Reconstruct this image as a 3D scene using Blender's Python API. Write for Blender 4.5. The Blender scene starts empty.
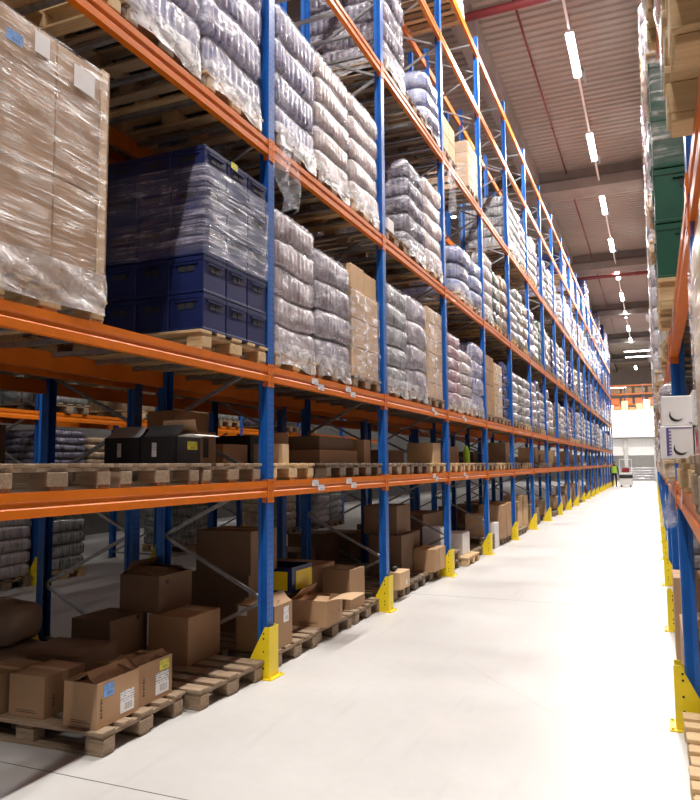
import bpy, math, random
from mathutils import Matrix, Vector
PI = math.pi
rnd = random.Random(7)
COL = bpy.context.scene.collection
SC = bpy.context.scene

# ------------------------------------------------------------------ materials
def new_mat(name):
    m = bpy.data.materials.new(name); m.use_nodes = True
    nt = m.node_tree; nt.nodes.clear()
    out = nt.nodes.new('ShaderNodeOutputMaterial')
    return m, nt, out
def N(nt, t, **kw):
    n = nt.nodes.new(t)
    for k, v in kw.items():
        if k.startswith('i_'): n.inputs[k[2:].replace('_', ' ')].default_value = v
        else: setattr(n, k, v)
    return n
def ramp(nt, fac, stops):
    r = nt.nodes.new('ShaderNodeValToRGB')
    while len(r.color_ramp.elements) < len(stops): r.color_ramp.elements.new(.5)
    for e, (p, c) in zip(r.color_ramp.elements, stops):
        e.position = p; e.color = (*c, 1) if len(c) == 3 else c
    nt.links.new(fac, r.inputs[0]); return r.outputs[0]
def coords(nt, scale=(1, 1, 1), rot=(0, 0, 0), rand=True, world=False):
    if world:
        g = nt.nodes.new('ShaderNodeNewGeometry'); src = g.outputs['Position']
    else:
        tc = nt.nodes.new('ShaderNodeTexCoord'); src = tc.outputs['Object']
    if rand and not world:
        oi = nt.nodes.new('ShaderNodeObjectInfo')
        mu = N(nt, 'ShaderNodeMath', operation='MULTIPLY'); mu.inputs[1].default_value = 57.
        nt.links.new(oi.outputs['Random'], mu.inputs[0])
        ad = N(nt, 'ShaderNodeVectorMath', operation='ADD')
        nt.links.new(src, ad.inputs[0]); nt.links.new(mu.outputs[0], ad.inputs[1]); src = ad.outputs[0]
    mp = nt.nodes.new('ShaderNodeMapping')
    mp.inputs['Scale'].default_value = scale; mp.inputs['Rotation'].default_value = rot
    nt.links.new(src, mp.inputs[0]); return mp.outputs[0]
def noise(nt, vec, scale, detail=3, rough=.55, dist=0):
    n = nt.nodes.new('ShaderNodeTexNoise')
    n.inputs['Scale'].default_value = scale; n.inputs['Detail'].default_value = detail
    n.inputs['Roughness'].default_value = rough; n.inputs['Distortion'].default_value = dist
    nt.links.new(vec, n.inputs['Vector']); return n.outputs['Fac']
def bump(nt, h, strength=.3, dist=.01):
    b = nt.nodes.new('ShaderNodeBump'); b.inputs['Strength'].default_value = strength
    b.inputs['Distance'].default_value = dist; nt.links.new(h, b.inputs['Height']); return b.outputs[0]
def bsdf(nt, out, col=None, rough=.5, metal=0, normal=None, spec=.5, coat=0):
    p = nt.nodes.new('ShaderNodeBsdfPrincipled')
    if col is not None:
        if isinstance(col, tuple): p.inputs['Base Color'].default_value = (*col, 1)
        else: nt.links.new(col, p.inputs['Base Color'])
    if isinstance(rough, (int, float)): p.inputs['Roughness'].default_value = rough
    else: nt.links.new(rough, p.inputs['Roughness'])
    p.inputs['Metallic'].default_value = metal; p.inputs['Specular IOR Level'].default_value = spec
    p.inputs['Coat Weight'].default_value = coat
    if normal is not None: nt.links.new(normal, p.inputs['Normal'])
    nt.links.new(p.outputs[0], out.inputs[0]); return p
def mixc(nt, fac, a, b, mode='MIX'):
    m = N(nt, 'ShaderNodeMix', data_type='RGBA', blend_type=mode)
    for s, v in ((0, fac), (6, a), (7, b)):
        if isinstance(v, (int, float)): m.inputs[s].default_value = v
        elif isinstance(v, tuple): m.inputs[s].default_value = (*v, 1)
        else: nt.links.new(v, m.inputs[s])
    return m.outputs[2]

M = {}
def simple(name, col, rough=.5, metal=0, var=.12, nscale=6, bmp=0, spec=.5):
    m, nt, out = new_mat(name)
    v = coords(nt); f = noise(nt, v, nscale)
    lo = tuple(max(0, c * (1 - var)) for c in col); hi = tuple(min(1, c * (1 + var)) for c in col)
    c = ramp(nt, f, [(.3, lo), (.7, hi)])
    bsdf(nt, out, c, rough, metal, bump(nt, f, bmp) if bmp else None, spec)
    M[name] = m; return m
simple('orange_paint', (.66, .155, .006), .4, 0, .08, spec=.3)
simple('yellow_paint', (.82, .62, .012), .42, 0, .06)
simple('galvanised', (.36, .36, .37), .42, .7, .2, 20)
simple('black_plastic', (.014, .014, .016), .4)
simple('steel_dark', (.05, .05, .055), .45, .5)
simple('white_paint', (.8, .79, .77), .4, 0, .03)
simple('white_card', (.78, .76, .76), .55, 0, .04)
simple('grey_plastic', (.3, .3, .31), .4)
simple('red_paint', (.2, .03, .035), .45)
simple('green_plastic', (.008, .075, .042), .38, 0, .15)
simple('blue_crate_plastic', (.008, .016, .085), .38, 0, .2)
simple('dark_cloth', (.012, .013, .02), .8)
simple('vest_cloth', (.35, .6, .05), .8)
simple('skin', (.5, .3, .22), .6)
simple('concrete_wall', (.45, .44, .42), .8, 0, .06, 2)
simple('dark_wall', (.12, .115, .11), .8, 0, .06, 2)
simple('concrete_beam', (.3, .265, .24), .85, 0, .14, 1.3)
simple('red_print', (.6, .03, .08), .6)
simple('violet_print', (.12, .08, .3), .6)
simple('ink', (.02, .02, .025), .6)
simple('gold_goods', (.75, .5, .25), .6, 0, .2)
simple('orange_goods', (.75, .2, .06), .6, 0, .2)
simple('dark_card', (.02, .02, .023), .55, 0, .2)
simple('dark_cloth_red', (.25, .03, .03), .8)

# blue upright paint with punched hole columns
def blue_mat():
    m, nt, out = new_mat('blue_perforated_paint')
    tc = nt.nodes.new('ShaderNodeTexCoord'); sp = nt.nodes.new('ShaderNodeSeparateXYZ')
    nt.links.new(tc.outputs['Object'], sp.inputs[0])
    def mth(op, a, b=None, c=None):
        n = N(nt, 'ShaderNodeMath', operation=op)
        for i, v in enumerate((a, b, c)):
            if v is None: continue
            if isinstance(v, (int, float)): n.inputs[i].default_value = v
            else: nt.links.new(v, n.inputs[i])
        return n.outputs[0]
    z = mth('SUBTRACT', mth('FRACT', mth('DIVIDE', sp.outputs[2], .05)), .5)
    z = mth('MULTIPLY', z, .05)
    dy = mth('SUBTRACT', mth('ABSOLUTE', sp.outputs[1]), .022)
    d = mth('SQRT', mth('ADD', mth('POWER', dy, 2.), mth('POWER', mth('MULTIPLY', z, .7), 2.)))
    hole = mth('LESS_THAN', d, .0068)
    v = coords(nt); f = noise(nt, v, 5)
    base = ramp(nt, f, [(.3, (.008, .085, .36)), (.7, (.012, .125, .46))])
    c = mixc(nt, hole, base, (.002, .006, .02))
    bsdf(nt, out, c, .36); M['blue_paint'] = m
blue_mat()

def wood(name, a, b, c3):
    m, nt, out = new_mat(name)
    v = coords(nt, (1.2, 14, 14)); f = noise(nt, v, 3.5, 5, .65, .4)
    v2 = coords(nt, (1, 1, 1)); g = noise(nt, v2, 2.2, 2)
    c = ramp(nt, f, [(.25, a), (.55, b), (.8, c3)])
    c = mixc(nt, ramp(nt, g, [(.3, (0, 0, 0)), (.75, (.6, .6, .6))]), c, tuple(x * .55 for x in b))
    bsdf(nt, out, c, .75, 0, bump(nt, f, .3, .004)); M[name] = m
wood('wood_old', (.17, .115, .07), (.34, .24, .155), (.5, .38, .26))
wood('wood_new', (.5, .33, .16), (.68, .48, .26), (.8, .62, .38))
wood('wood_dark', (.09, .062, .042), (.2, .145, .1), (.32, .24, .17))

def cardboard(name, base, var=.12):
    m, nt, out = new_mat(name)
    v = coords(nt, (1, 1, 1)); f = noise(nt, v, 2.5, 4)
    v2 = coords(nt, (60, 60, 1.5)); g = noise(nt, v2, 4, 1)
    c = ramp(nt, f, [(.25, tuple(x * (1 - var) for x in base)), (.75, tuple(min(1, x * (1 + var)) for x in base))])
    oi = nt.nodes.new('ShaderNodeObjectInfo')
    hs = nt.nodes.new('ShaderNodeHueSaturation'); mr = nt.nodes.new('ShaderNodeMapRange')
    mr.inputs[3].default_value = .85; mr.inputs[4].default_value = 1.12
    nt.links.new(oi.outputs['Random'], mr.inputs[0]); nt.links.new(mr.outputs[0], hs.inputs['Value'])
    nt.links.new(c, hs.inputs['Color'])
    bsdf(nt, out, hs.outputs[0], .72, 0, bump(nt, g, .08, .002), .3); M[name] = m
cardboard('cardboard', (.40, .245, .135))
cardboard('cardboard_pale', (.56, .38, .22))
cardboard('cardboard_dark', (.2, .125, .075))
cardboard('sack_paper', (.2, .14, .1))

def sticker(name, base, ink, axis='Y', freq=90):
    m, nt, out = new_mat(name)
    tc = nt.nodes.new('ShaderNodeTexCoord'); sp = nt.nodes.new('ShaderNodeSeparateXYZ')
    nt.links.new(tc.outputs['Generated'], sp.inputs[0])
    def mth(op, a, b=None):
        n = N(nt, 'ShaderNodeMath', operation=op)
        for i, v in enumerate((a, b)):
            if v is None: continue
            if isinstance(v, (int, float)): n.inputs[i].default_value = v
            else: nt.links.new(v, n.inputs[i])
        return n.outputs[0]
    wn = nt.nodes.new('ShaderNodeTexNoise'); wn.noise_dimensions = '1D'; wn.inputs['Scale'].default_value = 40
    nt.links.new(mth('ADD', sp.outputs[0], sp.outputs[1]), wn.inputs['W'])
    bars = mth('GREATER_THAN', wn.outputs['Fac'], .52)
    inz = mth('MULTIPLY', mth('GREATER_THAN', sp.outputs[2], .12), mth('LESS_THAN', sp.outputs[2], .42))
    iny = mth('MULTIPLY', mth('GREATER_THAN', sp.outputs[1], .3), mth('LESS_THAN', sp.outputs[1], .9))
    # text-like rows over the bars
    rows = mth('MULTIPLY', mth('GREATER_THAN', sp.outputs[2], .5), mth('GREATER_THAN', mth('FRACT', mth('MULTIPLY', sp.outputs[2], 9.)), .55))
    rn = nt.nodes.new('ShaderNodeTexNoise'); rn.inputs['Scale'].default_value = 14
    nt.links.new(tc.outputs['Generated'], rn.inputs['Vector'])
    rows = mth('MULTIPLY', rows, mth('GREATER_THAN', rn.outputs['Fac'], .5))
    msk = mth('MAXIMUM', mth('MULTIPLY', mth('MULTIPLY', bars, inz), iny), rows)
    c = mixc(nt, msk, base, ink)
    bsdf(nt, out, c, .5); M[name] = m
sticker('label_white', (.78, .77, .78), (.08, .08, .1))
sticker('label_blue', (.16, .36, .75), (.02, .03, .1))
sticker('label_yellow', (.75, .72, .05), (.03, .03, .02))

# shrink film: thin clear sheet, hazy streaks and glossy wrinkles
def film(name, lo, hi, tint=(.9, .88, .95), rot=(.5, 0, 0), sc=(3, 3, 40)):
    m, nt, out = new_mat(name)
    v = coords(nt, sc, rot); f = noise(nt, v, 1.3, 5, .6, .8)
    v2 = coords(nt, (2.2, 2.2, 2.2)); g = noise(nt, v2, 2.2, 4, .6, .5)
    fa = ramp(nt, f, [(.44, (.12,) * 3), (.54, (.45,) * 3), (.66, (1,) * 3)]); ga = ramp(nt, g, [(.36, (.15,) * 3), (.62, (1,) * 3)])
    mx = N(nt, 'ShaderNodeMath', operation='MULTIPLY'); nt.links.new(fa, mx.inputs[0]); nt.links.new(ga, mx.inputs[1])
    fac = ramp(nt, mx.outputs[0], [(0, (lo,) * 3), (1, (hi,) * 3)])
    tr = nt.nodes.new('ShaderNodeBsdfTransparent'); tr.inputs[0].default_value = (.97, .97, .98, 1)
    p = nt.nodes.new('ShaderNodeBsdfPrincipled'); p.inputs['Base Color'].default_value = (*tint, 1)
    p.inputs['Roughness'].default_value = .22; p.inputs['Specular IOR Level'].default_value = 1.
    nt.links.new(bump(nt, f, .9, .03), p.inputs['Normal'])
    ms = nt.nodes.new('ShaderNodeMixShader'); nt.links.new(fac, ms.inputs[0])
    nt.links.new(tr.outputs[0], ms.inputs[1]); nt.links.new(p.outputs[0], ms.inputs[2])
    nt.links.new(ms.outputs[0], out.inputs[0]); M[name] = m
film('film_thin', .02, .95, (.85, .8, .76), (.12, 0, 0), (2, 2.0, 34))
film('film_haze', .05, .8, (.8, .77, .82), (0.25, 0, 0), (5, 5, 14))
film('film_crate', .04, 1., (.45, .43, .56), (.45, 0, 0), (1.6, 1.6, 34))
film('film_skirt', .25, 1., (.86, .84, .85), (0.25, 0, 0), (5, 5, 9))
film('film_loose', .08, .6, (.9, .9, .95), (0, 0, 0), (10, 10, 10))

# wrapped goods (bottle packs and sacks under film)
def goods(name, light, dark, edge=None, gloss=.22, vs=11, thr=(.42, .56)):
    m, nt, out = new_mat(name)
    v = coords(nt, (vs * 1.5, vs * 1.5, 1.6)); f = noise(nt, v, 1.6, 4, .62, .25)
    v2 = coords(nt, (2.5, 2.5, 5)); g = noise(nt, v2, 2.0, 4, .6)
    c = ramp(nt, f, [(thr[0] - .08, dark), (thr[0] + .02, tuple((a + b) / 2 for a, b in zip(dark, light))), (thr[1], light)])
    if edge: c = mixc(nt, ramp(nt, g, [(.5, (0, 0, 0)), (.66, (.7,) * 3)]), c, edge)
    bsdf(nt, out, c, gloss, 0, bump(nt, g, .5, .02), .6, .25); M[name] = m
goods('goods_lavender', (.5, .43, .44), (.15, .1, .11), (.66, .6, .6))
goods('goods_mauve', (.36, .32, .36), (.1, .08, .11), (.55, .5, .54))
goods('goods_blue', (.42, .42, .55), (.03, .05, .24), (.62, .6, .68))
goods('goods_cream', (.62, .54, .5), (.33, .23, .2), (.74, .68, .65))
goods('goods_dark', (.16, .15, .2), (.025, .025, .05), (.4, .38, .46), .15)
goods('goods_red', (.5, .33, .35), (.36, .03, .06), (.55, .48, .5))
goods('goods_shinyblue', (.36, .42, .62), (.06, .1, .34), (.65, .67, .75), .12)
goods('goods_white', (.56, .54, .56), (.26, .24, .27), (.66, .64, .64))
goods('goods_slate', (.36, .39, .38), (.05, .065, .065), (.48, .48, .52))
goods('goods_tan', (.42, .3, .19), (.22, .14, .08), (.52, .43, .34))
goods('goods_green', (.08, .12, .09), (.02, .05, .035), (.18, .22, .2))
goods('goods_navy', (.025, .04, .16), (.01, .015, .07), (.09, .1, .24))

def floor_mat():
    m, nt, out = new_mat('polished_concrete')
    v = coords(nt, world=True); f = noise(nt, v, .7, 6, .62); g = noise(nt, v, 9, 4, .6)
    v3 = coords(nt, (5, .5, 1), (0, 0, .15), world=True); s = noise(nt, v3, 1.6, 4, .6, .3)
    c = ramp(nt, f, [(.3, (.5, .49, .475)), (.7, (.59, .58, .565))])
    c = mixc(nt, ramp(nt, g, [(.35, (.12,) * 3), (.65, (0,) * 3)]), c, (.4, .39, .38))
    c = mixc(nt, ramp(nt, s, [(.3, (.25,) * 3), (.42, (0,) * 3)]), c, (.4, .4, .4))
    r = ramp(nt, f, [(.3, (.32,) * 3), (.7, (.5,) * 3)])
    bsdf(nt, out, c, r, 0, None, .4); M['floor'] = m
floor_mat()
def sheet_mat():
    m, nt, out = new_mat('profiled_sheet')
    v = coords(nt, world=True); f = noise(nt, v, .35, 3)
    c = ramp(nt, f, [(.3, (.37, .315, .27)), (.7, (.43, .37, .32))])
    bsdf(nt, out, c, .55, .1); M['sheet'] = m
sheet_mat()
def emit(name, col, s):
    m, nt, out = new_mat(name); e = nt.nodes.new('ShaderNodeEmission')
    e.inputs[0].default_value = (*col, 1); e.inputs[1].default_value = s
    nt.links.new(e.outputs[0], out.inputs[0]); M[name] = m
emit('lamp_glow', (1, .97, .93), 30)

# ------------------------------------------------------------------ mesh builder
class MB:
    def __init__(s): s.v = []; s.f = []; s.m = []
    def add(s, vs, fs, mi=0):
        o = len(s.v); s.v += [tuple(p) for p in vs]
        for f in fs: s.f.append(tuple(i + o for i in f)); s.m.append(mi)
        return s
    def box(s, x0, x1, y0, y1, z0, z1, mi=0, mat=None):
        vs = [(x, y, z) for z in (z0, z1) for y in (y0, y1) for x in (x0, x1)]
        if mat is not None: vs = [mat @ Vector(p) for p in vs]
        return s.add(vs, [(0, 2, 3, 1), (4, 5, 7, 6), (0, 1, 5, 4), (2, 6, 7, 3), (0, 4, 6, 2), (1, 3, 7, 5)], mi)
    def bbox(s, x0, x1, y0, y1, z0, z1, b=.01, mi=0, mat=None):
        """box with chamfered edges"""
        xs, ys, zs = (x0, x1), (y0, y1), (z0, z1); vs = []; idx = {}
        for i in (0, 1):
            for j in (0, 1):
                for k in (0, 1):
                    p = (xs[i], ys[j], zs[k]); q = [b if t == 0 else -b for t in (i, j, k)]
                    for a in range(3):
                        r = [p[c] + (q[c] if c != a else 0) for c in range(3)]
                        idx[(i, j, k, a)] = len(vs); vs.append(r)
        fs = []
        for a in range(3):
            o = [c for c in range(3) if c != a]
            for e in (0, 1):
                def key(u, w):
                    t = [0, 0, 0]; t[a] = e; t[o[0]] = u; t[o[1]] = w; return (*t, a)
                q = [idx[key(0, 0)], idx[key(1, 0)], idx[key(1, 1)], idx[key(0, 1)]]
                fs.append(q)
        for a in range(3):          # edges running along axis a
            o = [c for c in range(3) if c != a]
            for u in (0, 1):
                for w in (0, 1):
                    def key(e, ax):
                        t = [0, 0, 0]; t[a] = e; t[o[0]] = u; t[o[1]] = w; return (*t, ax)
                    fs.append([idx[key(0, o[0])], idx[key(0, o[1])], idx[key(1, o[1])], idx[key(1, o[0])]])
        for i in (0, 1):
            for j in (0, 1):
                for k in (0, 1): fs.append([idx[(i, j, k, a)] for a in range(3)])
        c = Vector(((x0 + x1) / 2, (y0 + y1) / 2, (z0 + z1) / 2))
        out = []
        for f in fs:
            P = [Vector(vs[t]) for t in f]; n = (P[1] - P[0]).cross(P[2] - P[0]); ce = sum(P, Vector()) / len(P)
            out.append(f if n.dot(ce - c) > 0 else f[::-1])
        if mat is not None: vs = [mat @ Vector(p) for p in vs]
        return s.add(vs, out, mi)
    def prism(s, poly, axis, a, b, mi=0):
        """poly: 2-D outline in the two other axes, extruded along axis from a to b"""
        def P(u, w, t): return {'x': (t, u, w), 'y': (u, t, w), 'z': (u, w, t)}[axis]
        n = len(poly); vs = [P(u, w, a) for u, w in poly] + [P(u, w, b) for u, w in poly]
        fs = [tuple(range(n))[::-1], tuple(range(n, 2 * n))] + [(i, (i + 1) % n, n + (i + 1) % n, n + i) for i in range(n)]
        return s.add(vs, fs, mi)
    def tube(s, p, q, r, n=8, r2=None, mi=0, cap=True):
        p, q = Vector(p), Vector(q); r2 = r if r2 is None else r2
        d = (q - p).normalized(); a = d.orthogonal().normalized(); b = d.cross(a)
        vs = [p + (a * math.cos(t) + b * math.sin(t)) * r for t in [2 * PI * i / n for i in range(n)]]
        vs += [q + (a * math.cos(t) + b * math.sin(t)) * r2 for t in [2 * PI * i / n for i in range(n)]]
        fs = [(i, (i + 1) % n, n + (i + 1) % n, n + i) for i in range(n)]
        if cap: fs += [tuple(range(n))[::-1], tuple(range(n, 2 * n))]
        return s.add(vs, fs, mi)
    def bar(s, p, q, w, h, mi=0):
        p, q = Vector(p), Vector(q); d = (q - p).normalized()
        a = Vector((0, 1, 0)); a = (a - d * a.dot(d)); a.normalize(); b = d.cross(a)
        vs = [c + a * (u * w / 2) + b * (t * h / 2) for c in (p, q) for u, t in ((-1, -1), (1, -1), (1, 1), (-1, 1))]
        return s.add(vs, [(0, 1, 5, 4), (1, 2, 6, 5), (2, 3, 7, 6), (3, 0, 4, 7), (3, 2, 1, 0), (4, 5, 6, 7)], mi)
    def mesh(s, name, mats, smooth=False):
        me = bpy.data.meshes.new(name); me.from_pydata(s.v, [], s.f)
        if isinstance(mats, str): mats = [mats]
        for k in mats: me.materials.append(M[k])
        for p, i in zip(me.polygons, s.m): p.material_index = i; p.use_smooth = smooth
        me.validate(); me.update(); return me

def obj(name, me, parent=None, loc=None, rotz=0, rot=None):
    o = bpy.data.objects.new(name, me); COL.objects.link(o)
    if parent is not None: o.parent = parent
    if loc is not None: o.location = loc
    if rotz: o.rotation_euler = (0, 0, rotz)
    if rot is not None: o.rotation_euler = rot
    return o
def tag(o, label, cat, group=None):
    n = len(label.split()); assert 4 <= n <= 16, (n, label)
    o['label'] = label; o['category'] = cat
    if group: o['group'] = group
    return o
def thing(name, label, cat, loc, rotz=0, group=None):
    return tag(obj(name, None, None, loc, rotz), label, cat, group)
def struct(name, me, loc=None):
    o = obj(name, me, None, loc); o['kind'] = 'structure'; return o

# ------------------------------------------------------------------ key dimensions
XL, XLR = -2.915, -4.015           # left rack: front and rear faces
XR, XRR = .12, 1.22                # right rack
Y0, BAY = 2.436, 2.8
YR0, BAYR = 2.304, 2.92
ZB = {1: 1.378, 2: 2.3275, 3: 4.263, 4: 6.444, 5: 8.477, 6: 9.683}
ZT = {k: v + .175 for k, v in ZB.items()}; ZT[0] = 0.
TOP = 10.15
SLOT = (.53, 1.40, 2.27)
ORD = ['first', 'second', 'third', 'fourth', 'fifth', 'sixth', 'seventh', 'eighth', 'ninth', 'tenth', 'eleventh', 'twelfth',
       'thirteenth', 'fourteenth', 'fifteenth', 'sixteenth', 'seventeenth', 'eighteenth', 'nineteenth', 'twentieth', 'farthest']
SLW = ('near', 'middle', 'far')
LVW = {0: 'on the floor', 1: 'on first beam level', 2: 'on second beam level', 3: 'on third beam level', 4: 'on fourth beam level',
       5: 'on fifth beam level', 6: 'on top beam level'}

# ------------------------------------------------------------------ rack meshes (local: front face at x=0, depth towards -x, aisle along y)
def post_mesh(h):
    b = MB()
    pts = [(0, -.05), (0, .05), (-.012, .05), (-.055, .038), (-.055, .05), (-.085, .05), (-.085, .043), (-.06, .043), (-.06, .032),
           (-.012, .043), (-.006, .043), (-.006, -.043), (-.012, -.043), (-.06, -.032), (-.06, -.043), (-.085, -.043), (-.085, -.05),
           (-.055, -.05), (-.055, -.038), (-.012, -.05)]
    b.prism([(x, y) for x, y in pts], 'z', 0, h)
    return b.mesh('upright', 'blue_paint')
POST = post_mesh(TOP)
POST_R = POST
BEAM_P = [(0.0, 0), (0, .045), (-.008, .055), (-.008, .075), (0, .085), (0, .13), (-.05, .13), (-.05, 0)]
def beam_mesh(L=2.7):
    b = MB(); b.prism(BEAM_P, 'y', -L / 2, L / 2); return b.mesh('beam', 'orange_paint')
BEAM = beam_mesh()
def clip_mesh():
    b = MB()
    b.box(-.002, .005, -.046, 0, -.045, .145)
    b.box(-.05, .005, -.004, 0, -.045, .145)
    for z in (-.02, .05, .115): b.box(.005, .0065, -.03, -.02, z, z + .012, 1)
    return b.mesh('beam_connector', ['orange_paint', 'steel_dark'])
CLIP = clip_mesh()
def clip2_mesh():
    b = MB()
    b.box(-.002, .005, 0, .046, -.045, .145)
    b.box(-.05, .005, 0, .004, -.045, .145)
    for z in (-.02, .05, .115): b.box(.005, .0065, .02, .03, z, z + .012, 1)
    return b.mesh('beam_connector', ['orange_paint', 'steel_dark'])
CLIP2 = clip2_mesh()
def brace_mesh():
    b = MB(); D = 1.1 - .09; zs = []
    z = .1; side = 1; b.bar((-.05, 0, .1), (-.05 - D + .01, 0, .1), .03, .03)
    pts = [(-1.05, .1)]; k = 0
    while z < TOP - .6:
        z += .49; k += 1; pts.append((-.05 if k % 2 else -1.05, z))
    for (xa, za), (xb, zb) in zip(pts, pts[1:]): b.bar((xa, 0, za), (xb, 0, zb), .028, .028)
    b.bar((-.05, 0, z + .12), (-1.05, 0, z + .12), .03, .03)
    return b.mesh('bracing', 'galvanised')
BRACE = brace_mesh()
def foot_mesh():
    b = MB(); b.box(-.12, .03, -.08, .08, 0, .006); b.tube((.015, -.05, 0), (.015, -.05, .02), .008); b.tube((.015, .05, 0), (.015, .05, .02), .008)
    return b.mesh('foot_plate', 'galvanised')
FOOT = foot_mesh()
def xbar_mesh():
    b = MB(); b.box(-1.05, -.05, -.02, .02, -.03, 0); return b.mesh('cross_bar', 'galvanised')
XBAR = xbar_mesh()
def beamlabel_mesh():
    b = MB(); b.box(.0, .0012, -.07, .07, -.01, .045); return b.mesh('barcode_label', 'label_white')
BLAB = beamlabel_mesh()

def rack_bay(side, k, levels=(1, 2, 3, 4, 5, 6), row=1, xbars=False, end=False, labels=()):
    """one bay: the frame at its near end and its beams. side -1 = left of the aisle, mirrored by rotation on the right"""
    if row == 1: xf = XL if side < 0 else XR
    elif row == 2: xf = -5.37 if side < 0 else 2.55
    else: xf = -8.3
    flip = (side > 0) != (row == 2)
    rz = PI if flip else 0
    y = Y0 + (.02 if k else -.12) + BAY * k if side < 0 else YR0 + BAYR * k
    if row == 1: w = 'left rack' if side < 0 else 'right rack'
    elif row == 2: w = 'rack row backing onto the ' + ('left' if side < 0 else 'right') + ' rack'
    else: w = 'rack beyond the next aisle'
    nm = ORD[min(max(k, 0), 20)]
    if k < 0: lab = 'bay of blue and orange pallet rack beside the camera, at right edge'
    elif end: lab = 'blue end frame closing the %s at its far end' % w
    else: lab = '%s bay from camera of the blue and orange %s' % (nm, w)
    t = thing('pallet_rack', lab, 'pallet rack', (xf, y, 0), rz, 'rack bays')
    s = -1 if flip else 1            # local y direction of increasing world y
    obj('upright', POST, t, (0, 0, 0)); o = obj('upright', POST, t, (-1.1, 0, 0)); o.rotation_euler = (0, 0, PI)
    obj('foot_plate', FOOT, t, (0, 0, 0)); obj('foot_plate', FOOT, t, (-1.1, 0, 0), PI)
    obj('bracing', BRACE, t)
    if end: return t
    BB = BAY + (.14 if k == 0 else 0) if side < 0 else BAYR
    for lv in levels:
        z = ZB[lv] + .045
        f = obj('front_beam', BEAM, t, (0, s * BB / 2, z)); f.scale = (1, (BB - .1) / 2.7, 1)
        r = obj('rear_beam', BEAM, t, (-1.1, s * BB / 2, z), PI); r.scale = (1, (BB - .1) / 2.7, 1)
        if row == 1 and k < 9:
            for o, sg in ((f, 1),):
                obj('beam_connector', CLIP if True else 0, o, (0, -1.35 + 0, 0)); obj('beam_connector', CLIP2, o, (0, 1.35, 0))
        if xbars and lv <= 4 and row == 1:
            for q in range(6): obj('cross_bar', XBAR, t, (0, s * (.3 + q * .44), ZT[lv] - .004))
        if lv in (1, 2) and labels:
            for q in labels: obj('barcode_label', BLAB, f, (.001, s * q, .075)); obj('barcode_label', BLAB, f, (.001, s * (q + .13), .03))
    return t

# ------------------------------------------------------------------ pallets
def pallet_mesh(name, mat):
    b = MB(); r = random.Random(len(name)); W, D = .8, 1.2       # x = depth 1.2, y = width .8
    for y, w in ((-.3625, .125), (-.19, .1), (0, .125), (.19, .1), (.3625, .125)):
        dz = r.uniform(-.002, .002)
        b.bbox(-D / 2, D / 2, y - w / 2 + .001, y + w / 2 - .001, .122 + dz, .144 + dz, .003)
    for x in (-.5275, 0, .5275): b.box(x - .06, x + .06, -W / 2 + .003, W / 2 - .003, .1, .122)
    for x in (-.5275, 0, .5275):
        for y in (-.35, 0, .35): b.bbox(x - .07, x + .07, y - (.05 if y else .07), y + (.05 if y else .07), .022, .1, .004)
    for y in (-.35, 0, .35): b.bbox(-D / 2 + .01, D / 2 - .01, y - .05, y + .05, 0, .022, .003)
    return b.mesh('pallet', mat)
PAL = {'old': pallet_mesh('p_old', 'wood_old'), 'new': pallet_mesh('p_new', 'wood_new'), 'dark': pallet_mesh('p_dark', 'wood_dark')}
PH = .144

# ------------------------------------------------------------------ layered wrapped stacks
def perimeter(D, W, rc, n):
    hx, hy = D / 2 - rc, W / 2 - rc; L = 4 * (hx + hy) + 2 * PI * rc; out = []
    segs = [('l', (hx + rc, -hy), (hx + rc, hy), (1, 0)), ('c', (hx, hy), 0), ('l', (hx, hy + rc), (-hx, hy + rc), (0, 1)), ('c', (-hx, hy), PI / 2),
            ('l', (-hx - rc, hy), (-hx - rc, -hy), (-1, 0)), ('c', (-hx, -hy), PI), ('l', (-hx, -hy - rc), (hx, -hy - rc), (0, -1)), ('c', (hx, -hy), 3 * PI / 2)]
    for i in range(n):
        s = L * i / n
        for g in segs:
            l = math.dist(g[1], g[2]) if g[0] == 'l' else rc * PI / 2
            if s <= l + 1e-9:
                if g[0] == 'l':
                    t = s / l; out.append((g[1][0] + (g[2][0] - g[1][0]) * t, g[1][1] + (g[2][1] - g[1][1]) * t, *g[3], L * i / n))
                else:
                    a = g[2] + s / rc; out.append((g[1][0] + rc * math.cos(a), g[1][1] + rc * math.sin(a), math.cos(a), math.sin(a), L * i / n))
                break
            s -= l
    return out, L
TQ = {9: (0, .05, .12, .4, .65, .78, .88, .95, 1), 6: (0, .1, .4, .75, .9, 1), 5: (0, .12, .7, .9, 1), 8: (0, .05, .12, .45, .72, .84, .94, 1)}
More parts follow.
